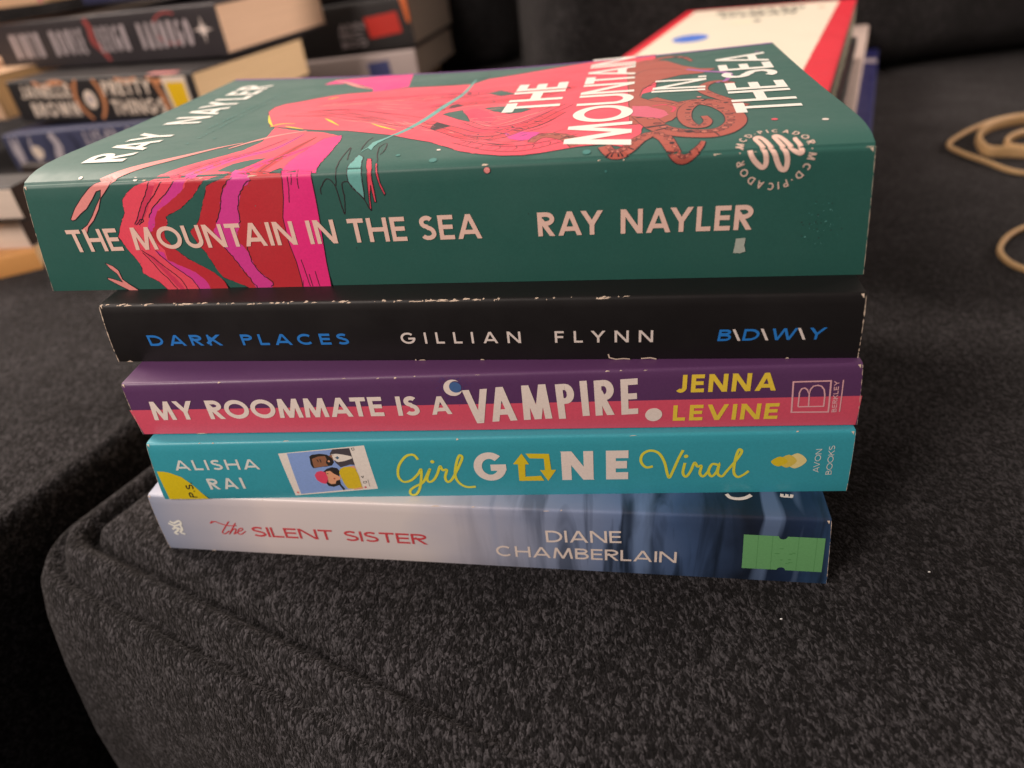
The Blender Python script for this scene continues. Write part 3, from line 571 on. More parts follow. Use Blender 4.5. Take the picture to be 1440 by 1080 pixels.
A.poly([(67.38,2.58),(67,-0.08),(63.63,-3.5),(61.5,-8.1),(59.11,-11.95),(57.49,-14.59),(58.82,-18.74),(60.79,-22.54),(62.34,-26.4),(63.76,-29.36),(64.57,-32.84),(68.94,-32.93),(69.69,-30.08),(67.26,-27.25),(65.87,-24.19),(65.37,-19.96),(63.29,-17.14),(65.84,-12.19),(66.68,-7.86),(69.07,-3.3),(72.22,-1.12),(71.45,1)], MAG, 3, .45, 32)
for st in ([(72.24,-1.04),(69.07,-3.3),(66.68,-7.86),(65.84,-12.19),(64.95,-12.82)], [(65.54,-19.41),(65.87,-24.19),(67.26,-27.25),(69.69,-30.08),(69.05,-31.44)], [(67,-0.08),(63.63,-3.5),(61.5,-8.1),(59.11,-11.95)], [(58.82,-18.74),(60.79,-22.54),(62.34,-26.4),(63.76,-29.36),(64.72,-31.6)]): A.line(catmull(st, 10), .26, LINE, 4, jag=.4)
pinkb = [(80.52,1.15),(80.76,-1.33),(79.76,-6.25),(78.17,-11.32),(77.83,-17.96),(78.42,-23.97),(78.37,-29.21),(78.01,-33.12),(86.36,-33.29),(86.71,-29.4),(87,-24.2),(87.58,-18.26),(88.15,-11.68),(88.46,-6.59),(88.6,-1.67),(88.74,0.73)]
A.poly(pinkb, PINK, 3, .15, 33); A.line(pinkb, .24, LINE, 4, True)
for st in ([(82.25,-0.58),(81.84,-3.83),(81.01,-7.35)], [(83.27,0.25),(83.2,-1.43),(82.8,-2.85)], [(84.91,0.15),(84.77,-1.91),(84.57,-3.86)], [(79.97,-23.31),(80.16,-26.85),(80.33,-31.44)], [(83.03,-26.92),(83.06,-29.32),(83.14,-31.5)], [(81.05,-27.83),(81.11,-31.46)]): A.line(st, .24, LINE, 4, smooth=True, jag=.1)
# salmon claws
for q in ([(33.03,0.39),(30.77,0.78),(28.34,0.01),(25.72,-1.59),(22.78,-3.77),(19.54,-6.51),(16.82,-9.56),(17.12,-10.02),(18.16,-9.79),(20.67,-8.11),(22.95,-6.86),(25.82,-4.32),(27.79,-2.36),(29.27,-1.99),(28.44,-3.77),(25.93,-6.31),(23.65,-8.9),(21.06,-11.3),(19.08,-12.38),(18.4,-13.29),(19.97,-13.57),(21.11,-11.99),(23.49,-10.25),(26.36,-7.21),(28.33,-4.2),(30.27,-2.64),(31.98,-1.17)], [(21.19,-22.71),(23.11,-23.74),(24.25,-25.2),(24.22,-27.94),(25.55,-29.49),(28.05,-31.89),(25.14,-31.83),(22.33,-29.92),(19.68,-27.94),(19.66,-27.33),(21.28,-27.77),(23.82,-28.84),(23.26,-26.17),(21.81,-24.4)]):
    A.poly(q, SALMON, 4, .12, 41); A.line(q, .2, LINE, 5, True)
A.line([(30.47,-0.17),(35.67,4.06),(39.83,6.93),(45.07,10.41),(49.98,14.67),(54.68,19.62),(59.92,23.94)], 1, SALMON, 4, smooth=True, ends=(3.4, 2.6, .5))
A.line([(58.35,18.13),(62.31,25.15),(67.71,31.44),(74.36,35.48)], 1, SALMON, 4, smooth=True, ends=(.6, 1.8, .8))
A.line([(53.18,120.52),(59.9,114.9),(68.41,104.72),(75.17,99.14)], 1, SALMON, 4, smooth=True, ends=(.5, 2.5, .6))
# pale wave drop and fine ink drips at the hinge
wave = [(103.36,26.17),(102.41,23.02),(100.81,20.19),(99.84,18.21),(99.86,14.24),(99.45,12.1),(98.99,9.8),(99.26,10.42),(100.08,13.1),(101.6,11.15),(101.32,14.04),(101.59,17.54),(102.56,20.78),(104.01,25.13)]
A.poly(wave, MINT, 4, .06, 51); A.line([(112.92,106.47),(113.25,92.23),(113.05,77.55),(110.74,61.38),(108.66,43.9),(106.08,31.41),(103.99,25.15)], 1, MINT, 4, smooth=True, ends=(.5, 2.0, 1.6))
drop = [(99.12,8.25),(100.81,6.39),(101.18,3.47),(101.84,0.07),(101.64,-2.53),(101.54,-5.61),(101.32,-7.16),(100.25,-5.78),(98.75,-4.38),(98.03,-2.6),(98.06,-0),(98.07,2.08),(98.72,4.58)]
A.poly(drop, MINT, 4, .05, 52); A.line(drop, .22, LINE, 5, True)
for st in ([(102.16,5.24),(103.32,5.13),(104.5,0.54),(104.27,-2.21),(104.33,-5.72),(104.29,-8.17),(103.83,-8.16),(103.66,-5.69),(103.63,-3.71),(103.01,-6.11),(102.63,-10.15),(102.27,-9.68),(102.66,-5.65),(103.06,-2.16),(103.33,-0.02)], [(105.07,2.73),(105.63,2.28),(106.05,-0.57),(106.2,-3.17),(107.08,-6.05),(106.77,-6.48),(105.98,-4.25),(105.57,-1.84),(105.44,0.47)]):
    A.poly(st, CORAL if st[0][0] < 1e9 and A.k % 2 else BRICK, 4, .05, 53); A.line(st, .22, LINE, 5, True)
for st in ([(92.58,-1.71),(93.4,-2.07),(94.23,-3.31),(94.54,-4.88),(94.82,-7.58),(95.13,-10.67),(95.42,-10.45),(96.17,-6.73),(96.1,-4.05),(96.5,-2.86),(97.57,-2.62),(98.67,-3.72),(100.03,-5.77),(101.27,-7.38),(101.97,-9.44),(102.47,-10.37)], [(94.52,-3.55),(95.14,-0.3),(95.03,3.98),(95,9.94),(95.05,14.12),(96.94,5.22)], [(105.42,3.12),(104.02,8.32),(103.15,13.8),(104.19,16.76),(105.23,11.39),(104.89,7.64)], [(90.24,-5.59),(90.34,-4.26),(91.47,-2.54),(92.58,-1.71)], [(98.48,12.22),(97.93,19.34),(98.3,23.69)]): A.line(catmull(st), .22, LINE, 4, jag=.1)
for c, r, m in (([(133.55,-1.37)], .75, SALMON), ([(119.77,2.78)], 1.0, TEALP), ([(120,8.87)], .55, WHITE), ([(157.51,2.82)], 1.0, TEALP), ([(202.68,17.19)], .8, CORAL), ([(213.78,14.4)], .8, WHITE), ([(23.39,1.84)], .6, WHITE), ([(39.8,0.65)], .6, WHITE), ([(162.06,-2.91)], .3, TEALP), ([(213.7,114.01)], .7, LILAC), ([(109.92,6.6)], .6, TEALP), ([(187.73,48.81)], .7, SALMON), ([(47.33,31.17)], .5, TEALP)):
    A.disc(c[0], r+.16, LINE, 5, n=16) if m is SALMON else None; A.disc(c[0], r, m, 6, n=16)
A.poly([(b1.a+.3, 127.0), (b1.L+b1.b-.3, 127.0), (b1.L+b1.b-.3, 128.9), (b1.a+.3, 128.9)], PURP, 6)
A.done()
P = Print(b1, 'title_lettering', base=.10); CREAM = ink('cream_pink_print', 224, 178, 160, .5)
P.text('THE MOUNTAIN IN THE SEA', *[(13.48,-19.17),(130.58,-18.69),(14.68,-12.6)], .175, CREAM, track=.13, space=.30)
P.done()
P = Print(b1, 'title_lettering', base=.10); WT = ink('title_white_print', 240, 212, 198, .5)
q = [(147.77,44.65),(148.37,87.81),(131.04,48.67)]; P.text('THE', *q, .20, WT, track=.10)
q = [(167.97,4.81),(171.81,131.15),(151.64,7.28)]; P.text('MOUNTAIN', *q, .19, WT, track=.08)
q = [(190.27,57.25),(192.88,79.58),(174.57,57.89)]; P.text('IN.', *q, .16, WT, track=.10)
q = [(211.55,24.92),(215.61,112.02),(194.69,22.8)]; P.text('THE SEA', *q, .17, WT, track=.09, space=.24)
P.done()
P = Print(b1, 'author_lettering', base=.10)
P.text('RAY NAYLER', *[(145.02,-18.65),(196.83,-18.59),(144.79,-12.39)], .185, CREAM, track=.14, space=.42)
P.done()
P = Print(b1, 'author_lettering', base=.10)
P.text('RAY NAYLER', *[(31.06,10.16),(29.68,114.96),(18.49,11.17)], .19, WT, track=.16, space=.55)
rnd = random.Random(4)
for (p0, p1) in ([(41.7,25.68),(42.07,100.54)], [(38.21,43.76),(39.87,96.54)]):     # two lines of very small print
    p0, p1 = Vector(p0), Vector(p1); d = (p1-p0); n = 34; e = d.normalized(); m = Vector((-e.y, e.x))
    for i in range(n):
        if rnd.random() < .16: continue
        c = p0+d*(i/n); P.line([c-m*.45, c+m*.45+e*rnd.uniform(-.3, .3)], .3, TEALP, 5); P.line([c+m*rnd.choice((-.4, 0, .4)), c+e*.8+m*rnd.choice((-.4, 0, .4))], .26, TEALP, 5)
P.done()
P = Print(b1, 'publisher_emblem', base=.10); EMB = ink('emblem_print', 204, 170, 152, .55)
cc = [(200.47,0.47),(191.45,0.81),(209.23,0.17),(200.75,-8.17),(201.57,8.02)]
cen = (Vector(cc[1])+Vector(cc[2]))/2; cen.y = (cc[3][1]+cc[4][1])/2; rad = (Vector(cc[2])-Vector(cc[1])).length/2
P.ring_text('·MCD·PICADOR·MCD·PICADOR', cen, rad-1.75, 1.75, 181, -166, .17, EMB)
P.line(catmull([(194.7,0.72),(195.02,-0.78),(196.13,-2.36),(197.63,-3.55),(198.37,-2.77),(198.12,-0.62),(197.24,1.86),(196.27,4.27),(197.08,5.14),(198.09,3.87),(199.13,1.41),(200.19,-0.82),(200.83,-2.47),(201.8,-4.05),(202.83,-4.16),(203.04,-2.37),(202.52,-0.34),(201.51,1.83),(200.54,4.6),(201.25,5.36),(202.35,3.62),(203.38,1.38),(204.36,-0.03),(205.6,-0.68),(206.01,-0.2),(205.66,1.21),(204.94,3.32),(205.46,3.63)], 10), 1.15, CREAM, 5)
P.done()
P = Print(b1, 'scuff_speck', base=.05); rnd = random.Random(5); sm = Vector([(212.14,-18.17)][0])
for i in range(60): c = sm+Vector((rnd.gauss(0, 2.2), rnd.gauss(0, 2.4))); P.disc(c, rnd.uniform(.06, .22), (TEALP, TEAL, LINE)[i % 3] if i % 5 else MINT, 1, ry=rnd.uniform(.05, .15), n=7, jag=.05, seed=i)
for i in range(26): c = Vector((rnd.uniform(12, 215), rnd.uniform(-29, -2))); P.disc(c, rnd.uniform(.05, .14), TEALP if i % 2 else LINE, 1, n=6)
P.done()
P = Print(b1, 'label_residue', base=.11); P.poly([(193.39,-20.88),(195.74,-20.7),(195.58,-22.66),(195.98,-24.27),(194.72,-24.77),(193.16,-24.72),(193.33,-22.73)], ink('torn_label_paper', 160, 160, 146, .9, spec=.1), 6, .12, 3); P.done()

# --- black book
BLACK = ink('black_cover_ink', 21, 18, 18, .5, spec=.35)
b2 = Book('paperback', FR[2], 128, 'black paperback with blue and white spine lettering and chipped edges, under the teal book', STACK, BLACK, PAGE, r=.8, bulge=.5)
BLUE = ink('blue_lettering_print', 34, 108, 176, .5); PALE = ink('pale_lettering_print', 208, 190, 178, .5)
P = Print(b2, 'title_lettering'); P.text('DARK PLACES', *[(13.12,-13.21),(73.4,-13.13),(13.08,-9.64)], 0.205, BLUE, track=.50, space=.75); P.done()
P = Print(b2, 'author_lettering'); P.text('GILLIAN FLYNN', *[(88.29,-13.02),(155.28,-12.95),(88.62,-9.47)], .17, PALE, track=.72, space=1.1); P.done()
P = Print(b2, 'publisher_lettering'); P.text('B\\D\\W\\Y', *[(171.25,-12.79),(196.72,-12.42),(171.17,-9.39)], .185, BLUE, track=.20, shear=.12, mats={'\\': PALE}); P.done()
# --- purple and pink book
PURPLE = ink('purple_cover_ink', 84, 48, 84, .45)
b3 = Book('paperback', FR[3], 139, 'purple and pink paperback with white and yellow spine lettering, middle of the front stack', STACK, PURPLE, PAGE, r=.9)
P = Print(b3, 'pink_band'); P.poly([(-0.23,-8.9),(67.06,-9.4),(126.35,-9.56),(201.19,-9.65)]+[(b3.L-.5, -b3.T(b3.L)+.3), (.5, -b3.T(0)+.3)], ink('pink_band_ink', 204, 76, 94, .42), 0); P.done()
YEL = ink('yellow_lettering_print', 226, 184, 58, .5)
P = Print(b3, 'title_lettering', base=.05); 
P.text('MY ROOMMATE IS', *[(6.13,-12.64),(85.16,-12.92),(6.67,-6.02)], .20, WHITE, track=.10, space=.40)
P.text('A', *[(88.51,-12.8),(94.2,-12.65),(89.04,-6.62)], .20, WHITE)
P.text('VAMPIRE', *[(98.27,-16.08),(144.85,-13.89),(98.55,-4.52)], .165, WHITE, track=.15, wob=.03)
P.disc([(148.89,-14.39)][0], 2.25, WHITE, 5, jag=.08)
BL2 = ink('moon_blue_print', 64, 92, 134, .5); PURP2 = ink('moon_glow_print', 70, 56, 112, .5)
mc = Vector([(95.43,-3.95)][0])
rnd = random.Random(8)
for i in range(230):
    an, rr = rnd.uniform(0, 6.283), 2.2+abs(rnd.gauss(0, 1.7)); c = mc+Vector((math.cos(an), math.sin(an)))*rr
    if c.y < -.4: P.disc(c, rnd.uniform(.05, .12), PURP2, 1, n=6)
P.disc(mc+Vector((.55, .1)), 1.75, BL2, 2)
P.poly([mc+Vector((math.cos(t), math.sin(t)))*2.6 for t in [math.radians(50+280*i/36) for i in range(37)]]+[mc+Vector((.85, .3))+Vector((math.cos(t), math.sin(t)))*1.85 for t in [math.radians(318-256*i/36) for i in range(37)]], WHITE, 4)
P.done()
P = Print(b3, 'author_lettering', base=.05)
P.text('JENNA', *[(154.48,-7.25),(179.54,-7.28),(154.2,-1.79)], .21, YEL, track=.20)
P.text('LEVINE', *[(153.98,-16.66),(181.12,-16.66),(153.72,-11.35)], .21, YEL, track=.20); P.done()
P = Print(b3, 'publisher_emblem', base=.05); PK = ink('pink_emblem_print', 214, 158, 158, .5)
P.line([(183.58,-4.8),(192.76,-4.74),(193.73,-14.64),(184.45,-14.49)], .42, PK, 5, closed=True)
P.line([(185.84,-12.72),(192.25,-12.71),(191.95,-9.16),(191.52,-7.41),(190.69,-6.29),(189.72,-5.99),(188.7,-6.23),(188.14,-7.21),(188.01,-8.67),(187.36,-7.28),(186.64,-6.71),(185.89,-6.96),(185.56,-8.14),(185.84,-12.72)], .36, PK, 5)
P.line([(187.99,-8.35),(188.47,-12.6)], .34, PK, 5)
P.text('BERKLEY', *[(195.77,-14.7),(194.79,-4.71),(194.55,-14.76)], .19, PK, track=.22)
P.line([(196.53,-14.67),(195.71,-4.56)], .3, PK, 5); P.done()
# --- turquoise book
TURQ = ink('turquoise_cover_ink', 52, 142, 152, .45)
b4 = Book('paperback', FR[4], 134, 'turquoise paperback with a photo card and yellow script on its spine', STACK, TURQ, PAGE, r=.9)
P = Print(b4, 'author_lettering'); PL4 = ink('cool_white_print', 206, 200, 190, .5)
P.text('ALISHA', *[(8.54,-9.99),(34.85,-9.98),(9.51,-6.15)], .185, PL4, track=.28)
P.text('RAI', *[(16.69,-17.96),(27.98,-17.71),(17.28,-13.45)], .185, PL4, track=.30); P.done()
P = Print(b4, 'picture_card', base=.03)
CARD = ink('card_white_print', 222, 204, 190, .45); SKY = ink('card_blue_print', 128, 150, 196); SUIT = ink('suit_grey_print', 70, 62, 66); SKIN1 = ink('brown_skin_print', 140, 92, 66); SKIN2 = ink('tan_skin_print', 214, 150, 112); HAIR = ink('dark_hair_print', 42, 36, 34); YDR = ink('yellow_dress_print', 206, 172, 36); PSC = ink('pink_scarf_print', 214, 66, 92)
P.poly([(41.83,-4.25),(67.83,-1.84),(68.68,-18.47),(42.61,-20.93)], CARD, 0)
P.poly([(44.46,-4.24),(63.34,-2.66),(64.12,-18.18),(44.5,-20.36)], SKY, 1)
P.poly([(58.27,-3.07),(63.34,-2.66),(63.69,-8.95),(62.24,-8.75),(59.36,-9.72),(58.17,-7.98),(57.4,-5.59),(57.17,-4.58)], SUIT, 2, .05)
P.poly([(57.58,-4.86),(58.96,-4.62),(61.24,-5),(63.44,-5.72),(63.41,-6.46),(60.96,-7.36),(59.02,-7.73),(57.88,-6.96)], CARD, 3, .04)
P.poly([(56.71,-5.18),(58.34,-5.01),(58.73,-6.13),(58.39,-7.03),(57.07,-7.01)], SKIN1, 3); P.poly([(58.47,-6.12),(59.28,-5.47),(59.65,-6.15),(59.05,-6.71)], ink('tie_blue_print', 60, 90, 110), 4)
P.poly([(50.93,-5.46),(51.77,-4.8),(54.23,-4.52),(56.25,-4.9),(57.51,-6.27),(57.73,-7.8),(56.86,-8.98),(55.18,-9.29),(52.96,-9.6),(51,-9.9),(50.6,-8.52)], HAIR, 3, .06)
P.poly([(51.41,-6.41),(53.45,-5.51),(55.6,-5.39),(55.84,-6.57),(55.25,-7.92),(55.8,-8.96),(52.99,-9.49),(51.34,-9.63),(51.36,-7.85)], SKIN1, 4, .05)
P.line([(52.91,-6.58),(53.14,-7.61)], .3, HAIR, 5); P.line([(53.79,-6.46),(53.91,-7.73)], .3, HAIR, 5); P.disc([(56.3,-7.33)][0], .35, SKIN2, 5)
P.poly([(53.61,-11.34),(54.97,-10.15),(56.71,-9.6),(58.22,-10.04),(58.7,-11.44),(57.94,-13.52),(57.83,-16.36),(58.7,-18.53),(58.06,-18.96),(57.21,-16.71),(55.39,-17.47),(53.86,-17.01),(53.29,-14.86)], HAIR, 3, .06)
P.poly([(50.7,-12.69),(51.72,-11.31),(53.15,-10.99),(54.23,-11.53),(54.58,-13.46),(54.01,-15.23),(53.3,-16.14),(51.98,-15.73),(50.93,-14.46)], PSC, 5, .05)
P.poly([(54.4,-11.18),(55.84,-11.04),(56.66,-12.1),(57.57,-12.81),(58.48,-13.53),(57.97,-14.58),(56.81,-14.92),(56.24,-16.16),(54.84,-16.31),(54.2,-15.59),(54.44,-13.46)], SKIN2, 4, .05)
P.disc([(56.41,-14.06)][0], .28, ink('lip_red_print', 160, 40, 40), 5); P.disc([(54.83,-12.06)][0], .25, HAIR, 5, ry=.14)
P.poly([(58.94,-10.4),(60.2,-9.56),(61.83,-9.42),(63.52,-10.21),(64,-12.93),(63.97,-17.61),(61.73,-18.4),(59.58,-18.26),(58.92,-16.38),(58.48,-13.53),(58.35,-11.78)], YDR, 5, .06)
P.poly([(61.56,-9.42),(63.49,-9.11),(63.81,-10.84),(62.66,-10.47)], SKIN2, 4); P.poly([(61.2,-18.35),(64.2,-17.54),(64.16,-18.26),(61.39,-18.72)], SKIN2, 6)
P.disc([(43.68,-19.65)][0], .42, SALMON, 2); P.disc([(65.02,-17.77)][0], .34, ink('heart_red_print', 190, 48, 58), 2)
for q in ([(64.8,-15.48),(65.79,-15.25),(65.78,-15.96),(64.83,-16.12)], [(64.71,-13.36),(65.33,-13.23),(65,-14)], [(63.97,-2.74),(64.65,-2.62),(64.7,-3.35),(64.05,-3.47)]): P.line(q, .14, HAIR, 3, closed=True)
P.line([(66.37,-14.66),(66.38,-17.5)], .2, ink('card_grey_print', 150, 136, 128), 3); P.done()
P = Print(b4, 'title_lettering', base=.03); LEM = ink('lemon_script_print', 208, 196, 60, .5); AMB = ink('amber_arrow_print', 208, 178, 34, .5)
for st in ([(82.59,-7.27),(81.53,-5.51),(79.2,-6.04),(76.63,-9.49),(75.77,-13.45),(76.9,-15.7),(79.31,-15.13),(81.69,-12.76),(82.88,-10.99),(82.45,-14.17),(81.41,-18.23),(79.89,-20.91),(78.3,-21.1),(78.27,-19.43),(79.94,-17.8),(82.69,-16),(84.38,-13.01),(85.44,-11.04),(84.16,-14.41),(84.54,-15.93),(86.05,-15.04),(87.46,-12.66),(88.62,-9.92),(89.17,-11.31),(90.37,-11.33),(89.53,-14.1),(90.02,-16.02),(91.56,-14.74),(94.15,-9.83),(95.43,-6.76),(94.64,-6.08),(93.44,-9.04),(92.57,-13.35),(93.31,-16.38),(95.37,-18.14),(98.04,-18.08)],
           [(148.66,-11.06),(146.78,-11.34),(145.39,-9.31),(145.72,-6.7),(147.71,-5.4),(150.06,-6.28),(151.74,-9.43),(152.7,-13.7),(153.4,-15.34),(154.37,-12.45),(155.57,-8.26),(156.65,-5.4)], [(157.37,-9.97),(157.02,-13.57),(157.97,-15.09),(159.1,-12.97),(159.93,-10.02),(160.87,-11.3),(161.87,-11.22),(161.67,-13.87),(162.69,-15.07),(163.95,-13.06)], [(166.25,-10.78),(164.7,-10.64),(163.97,-13.27),(164.97,-15.11),(166.16,-13.42),(166.63,-10.68),(166.51,-13.96),(167.78,-15.16),(168.93,-13.15),(171.03,-9.31),(172.26,-6.36),(171.43,-5.63),(170.83,-8.79),(170.82,-13.5),(172.01,-15.45),(173.49,-14.73),(174.81,-13.26)]):
    P.line(catmull(st, 7), .78, LEM, 4)
for d in [(86.64,-8.12)]+[(157.54,-7.58)]: P.disc(d, .6, LEM, 5)
P.text('G', *[(98.38,-15.71),(107.67,-15.65),(99.59,-5.07)], .22, WHITE)
P.text('NE', *[(123.34,-15.8),(141.92,-15.79),(123.48,-5.17)], .255, WHITE, track=.33)
P.poly([(109.68,-9.44),(112.33,-5.66),(114.22,-9.63),(113.09,-9.61),(112.83,-14.29),(117.29,-14.04),(118.16,-15.94),(110.97,-15.93),(111.05,-9.57)], AMB, 5)
P.poly([(113.45,-5.69),(120.01,-5.93),(120.35,-11.8),(121.73,-11.83),(119.31,-16.07),(117.17,-11.85),(118.56,-11.88),(118.48,-7.59),(114.46,-7.4)], AMB, 5); P.done()
P = Print(b4, 'publisher_emblem', base=.03)
def lozenge(cx, cy, rx, ry, m, lay):
    c = lambda t: abs(math.cos(t))**1.35*(1 if math.cos(t) > 0 else -1); s_ = lambda t: abs(math.sin(t))**1.35*(1 if math.sin(t) > 0 else -1)
    P.poly([(cx+rx*c(6.28318*i/40), cy+ry*s_(6.28318*i/40)) for i in range(40)], m, lay)
e4 = [(182.56,-9.97),(184.73,-9.91),(186.94,-9.85)]
lozenge(e4[0][0], e4[0][1], 2.2, 1.75, AMB, 5); lozenge(e4[1][0], e4[1][1], 2.4, 2.3, ink('emblem_gold_print', 206, 178, 74, .5), 4); lozenge(e4[2][0], e4[2][1], 2.8, 2.7, ink('emblem_pale_print', 222, 196, 130, .5), 3)
P.text('AVON', *[(193.5,-14.09),(193.17,-5.77),(191.9,-14.17)], .13, PL4, track=.14)
P.text('BOOKS', *[(197.01,-14.96),(196.34,-4.68),(195.45,-15.03)], .13, PL4, track=.14); P.done()
P = Print(b4, 'round_badge', base=.03); P.poly([(2.31,-10.28),(4.3,-10.42),(6.13,-10.97),(9.16,-12.68),(10.79,-14.91),(12.12,-17.15),(13.22,-19.63),(14.45,-22.03)]+[(p[0], -b4.T(0)+.25) for p in [(14.45,-22.25),(1.77,-22.3)]], ink('badge_yellow_print', 206, 178, 26, .45), 1)
P.text('P.S.', *[(11.07,-21.44),(11.57,-15.02),(8.66,-21.62)], .17, HAIR, layer=4, track=.16); P.done()
# --- pale blue book at the bottom
b5 = Book('paperback', FR[5], 138, 'pale blue paperback with misty water print, bottom of the front stack', STACK, reeds('misty_water_print'), PAGE, r=.9)
P = Print(b5, 'title_lettering'); RED = ink('red_lettering_print', 186, 62, 66, .5)
P.text('SILENT SISTER', *[(32.61,-16.12),(89.8,-16.3),(34,-11.6)], .17, RED, track=.13, space=.55)
for st in ([(20.26,-9.83),(19.39,-10.8),(21.08,-10.02),(22.74,-10.85),(25.13,-11.64),(28,-11.48)], [(25.93,-9.75),(23.46,-12.9),(22.09,-14.86),(22.76,-15.53),(24.7,-14)], [(28.02,-10.33),(26.1,-12.98),(24.4,-15.43),(25.86,-13.7),(27.18,-12.92),(27.05,-13.86),(26.04,-15.33),(27.54,-14.54)], [(27.87,-14.05),(29.29,-13.5),(29.59,-12.55),(28.36,-13.08),(27.46,-14.78),(28.31,-15.43),(30.39,-13.9)]): P.line(catmull(st), .42, RED, 5)
P.done()
P = Print(b5, 'author_lettering'); BE = ink('beige_lettering_print', 212, 192, 178, .5)
P.text('DIANE', *[(126.57,-12.87),(148.41,-11.87),(126.89,-8.01)], .15, BE, track=.14)
P.text('CHAMBERLAIN', *[(111.04,-20.05),(164.34,-19.37),(111.64,-15.31)], .15, BE, track=.14); P.done()
P = Print(b5, 'publisher_emblem'); IV = ink('ivory_emblem_print', 232, 214, 196, .5)
for st in ([(5.17,-10.65),(6.19,-11.53),(8.4,-10.47),(8.96,-11.38)], [(4.33,-11.63),(6.19,-12.7),(9.06,-11.6)], [(5.59,-13.09),(6.66,-14.57),(4.98,-16.1),(6.01,-16.76)], [(8.23,-12.12),(8.24,-14.24),(7.13,-15.73),(8.45,-16.61)], [(4.7,-14.44),(6.47,-13.63),(7.78,-14.5)]): P.line(catmull(st), .75, IV, 5)
P.done()
P = Print(b5, 'cover_lettering'); P.line(catmull([(177.69,8.81),(178.48,7.46),(180.44,6.99),(182.52,7.43),(184.39,8.66)]), 1.1, BE, 5)
P.line([(192.38,8.46),(195.25,8.26)], .5, BE, 5)
for q in ([(192.52,8.36),(192.87,9.52)], [(193.81,8.3),(194.17,9.46)], [(195.1,8.25),(195.46,9.41)]): P.line(q, .9, BE, 5)
P.done()
P = Print(b5, 'price_sticker', parent=b5.root, base=.12); GRN = ink('green_sticker', 98, 150, 94, .55); GRD = ink('green_sticker_crease', 78, 130, 74, .6)
g = [Vector(q) for q in [(181.92,-6.3),(203.42,-6.59),(204.63,-20.38),(182.81,-20.15),(192.42,-6.47),(193.57,-20.22)]]
def notch(c, r, a0, a1): return [c+Vector((math.cos(math.radians(a0+(a1-a0)*i/12)), math.sin(math.radians(a0+(a1-a0)*i/12))))*r for i in range(13)]
top = (g[1]-g[0]).normalized(); off = math.degrees(math.atan2(top.y, top.x))
P.poly([g[0]]+notch(g[4], 1.15, 180+off, 360+off)+[g[1], g[2]]+notch(g[5], 1.15, off, 180+off)+[g[3]], GRN, 2)
for x in (.18, .36, .68, .9): P.line([g[0].lerp(g[1], x), g[3].lerp(g[2], x)], .10, GRD, 4, jag=.05)
for i in range(9): c = g[0].lerp(g[1], .5+.04*math.sin(i*2.1)).lerp(g[3].lerp(g[2], .5), .42+.05*i); P.disc(c+Vector((rnd.uniform(-2, 3), rnd.uniform(-1, 1))), rnd.uniform(.2, .7), GRD, 3, ry=.2, jag=.2, seed=i)
P.done()
# --- rubbed and chipped cover edges
def wear(b, seed, hinge, ends, bottom=0, ulo=0., uhi=1.):
    P = Print(b, 'wear_speck', base=.035); R = random.Random(seed)
    for i in range(hinge):
        u = b.a+(b.L+b.b-b.a)*R.uniform(ulo, uhi); l = abs(R.gauss(0, 1.3))+.2; w = R.uniform(.08, .3); t = R.uniform(-.35, .25)
        P.poly([(u, t-w), (u+l*.5, t-w*R.uniform(.2, 1.2)), (u+l, t), (u+l*.6, t+w), (u+l*.2, t+w*R.uniform(.3, 1.2))], WORN, 6, .08, seed+i)
    for side in (0, 1):        # the cut end of the cover shows as a thin broken pale line
        N = 60; pts = []
        for i in range(N+1):
            z = i/N; T = b.T(b.a if not side else b.L+b.b); pts.append(((b.a*z+.10) if not side else (b.L+b.b*z-.10), -T*(1-z)+.2*(1-2*z)))
        i = 0
        while i < N-1:
            j = min(N, i+R.randint(2, 9)); m = pts[i:j+1]; wd = R.uniform(.05, .16)*ends
            P.line(m, 1, WORN, 6, ends=(wd*.4, wd, wd*.3)); i = j+R.choice((0, 0, 1, 3))
    for i in range(bottom):
        u = b.L*R.random(); l = abs(R.gauss(0, 1.2))+.2; t = -b.T(u)+.3
        P.poly([(u, t-.15), (u+l, t-.15), (u+l*.7, t+R.uniform(.1, .5)), (u+l*.3, t+R.uniform(.05, .3))], WORN, 6, .06, seed+i)
    for (u, t) in ((b.L+b.b-.7, -.5), (b.a+.6, -.4)):
        P.poly([(u-.5, t+.3), (u+.25, t+.4), (u+.2, t-.8), (u-.1, t-.3)], WORN, 6, .1, seed)
    P.done()
wear(b1, 3, 12, 1.0); P = Print(b2, 'scuff_speck', base=.035); P.line([(143.85,-16.8),(144.22,-17.88),(145.87,-18.42),(147.96,-18.16),(149.45,-18.52)], .35, WORN, 6, jag=.2); P.line([(152.42,-18.17),(154.63,-17.91),(156.49,-18.36)], .4, WORN, 6, jag=.2); P.done()
wear(b2, 5, 90, 2.2, 5, .0, .75); wear(b3, 7, 9, 1.2, 1); wear(b4, 9, 6, 1.0, 1); wear(b5, 11, 6, 1.2, 1)

# ------------------------------------------------------------------ piles of books behind
PILE = 'books piled behind the front stack'
PG1 = paper('old_page_paper', 230, 182, 150); PG2 = paper('yellowed_page_paper', 234, 186, 142); PG3 = paper('grey_page_paper', 212, 188, 168)
def text_row(P, s, b, u0, u1, z0, z1, w, m, **k):
    T = b.T(b.L/2); P.text(s, (u0, -T+z0), (u1, -T+z0), (u0, -T+z1), w, m, **k)
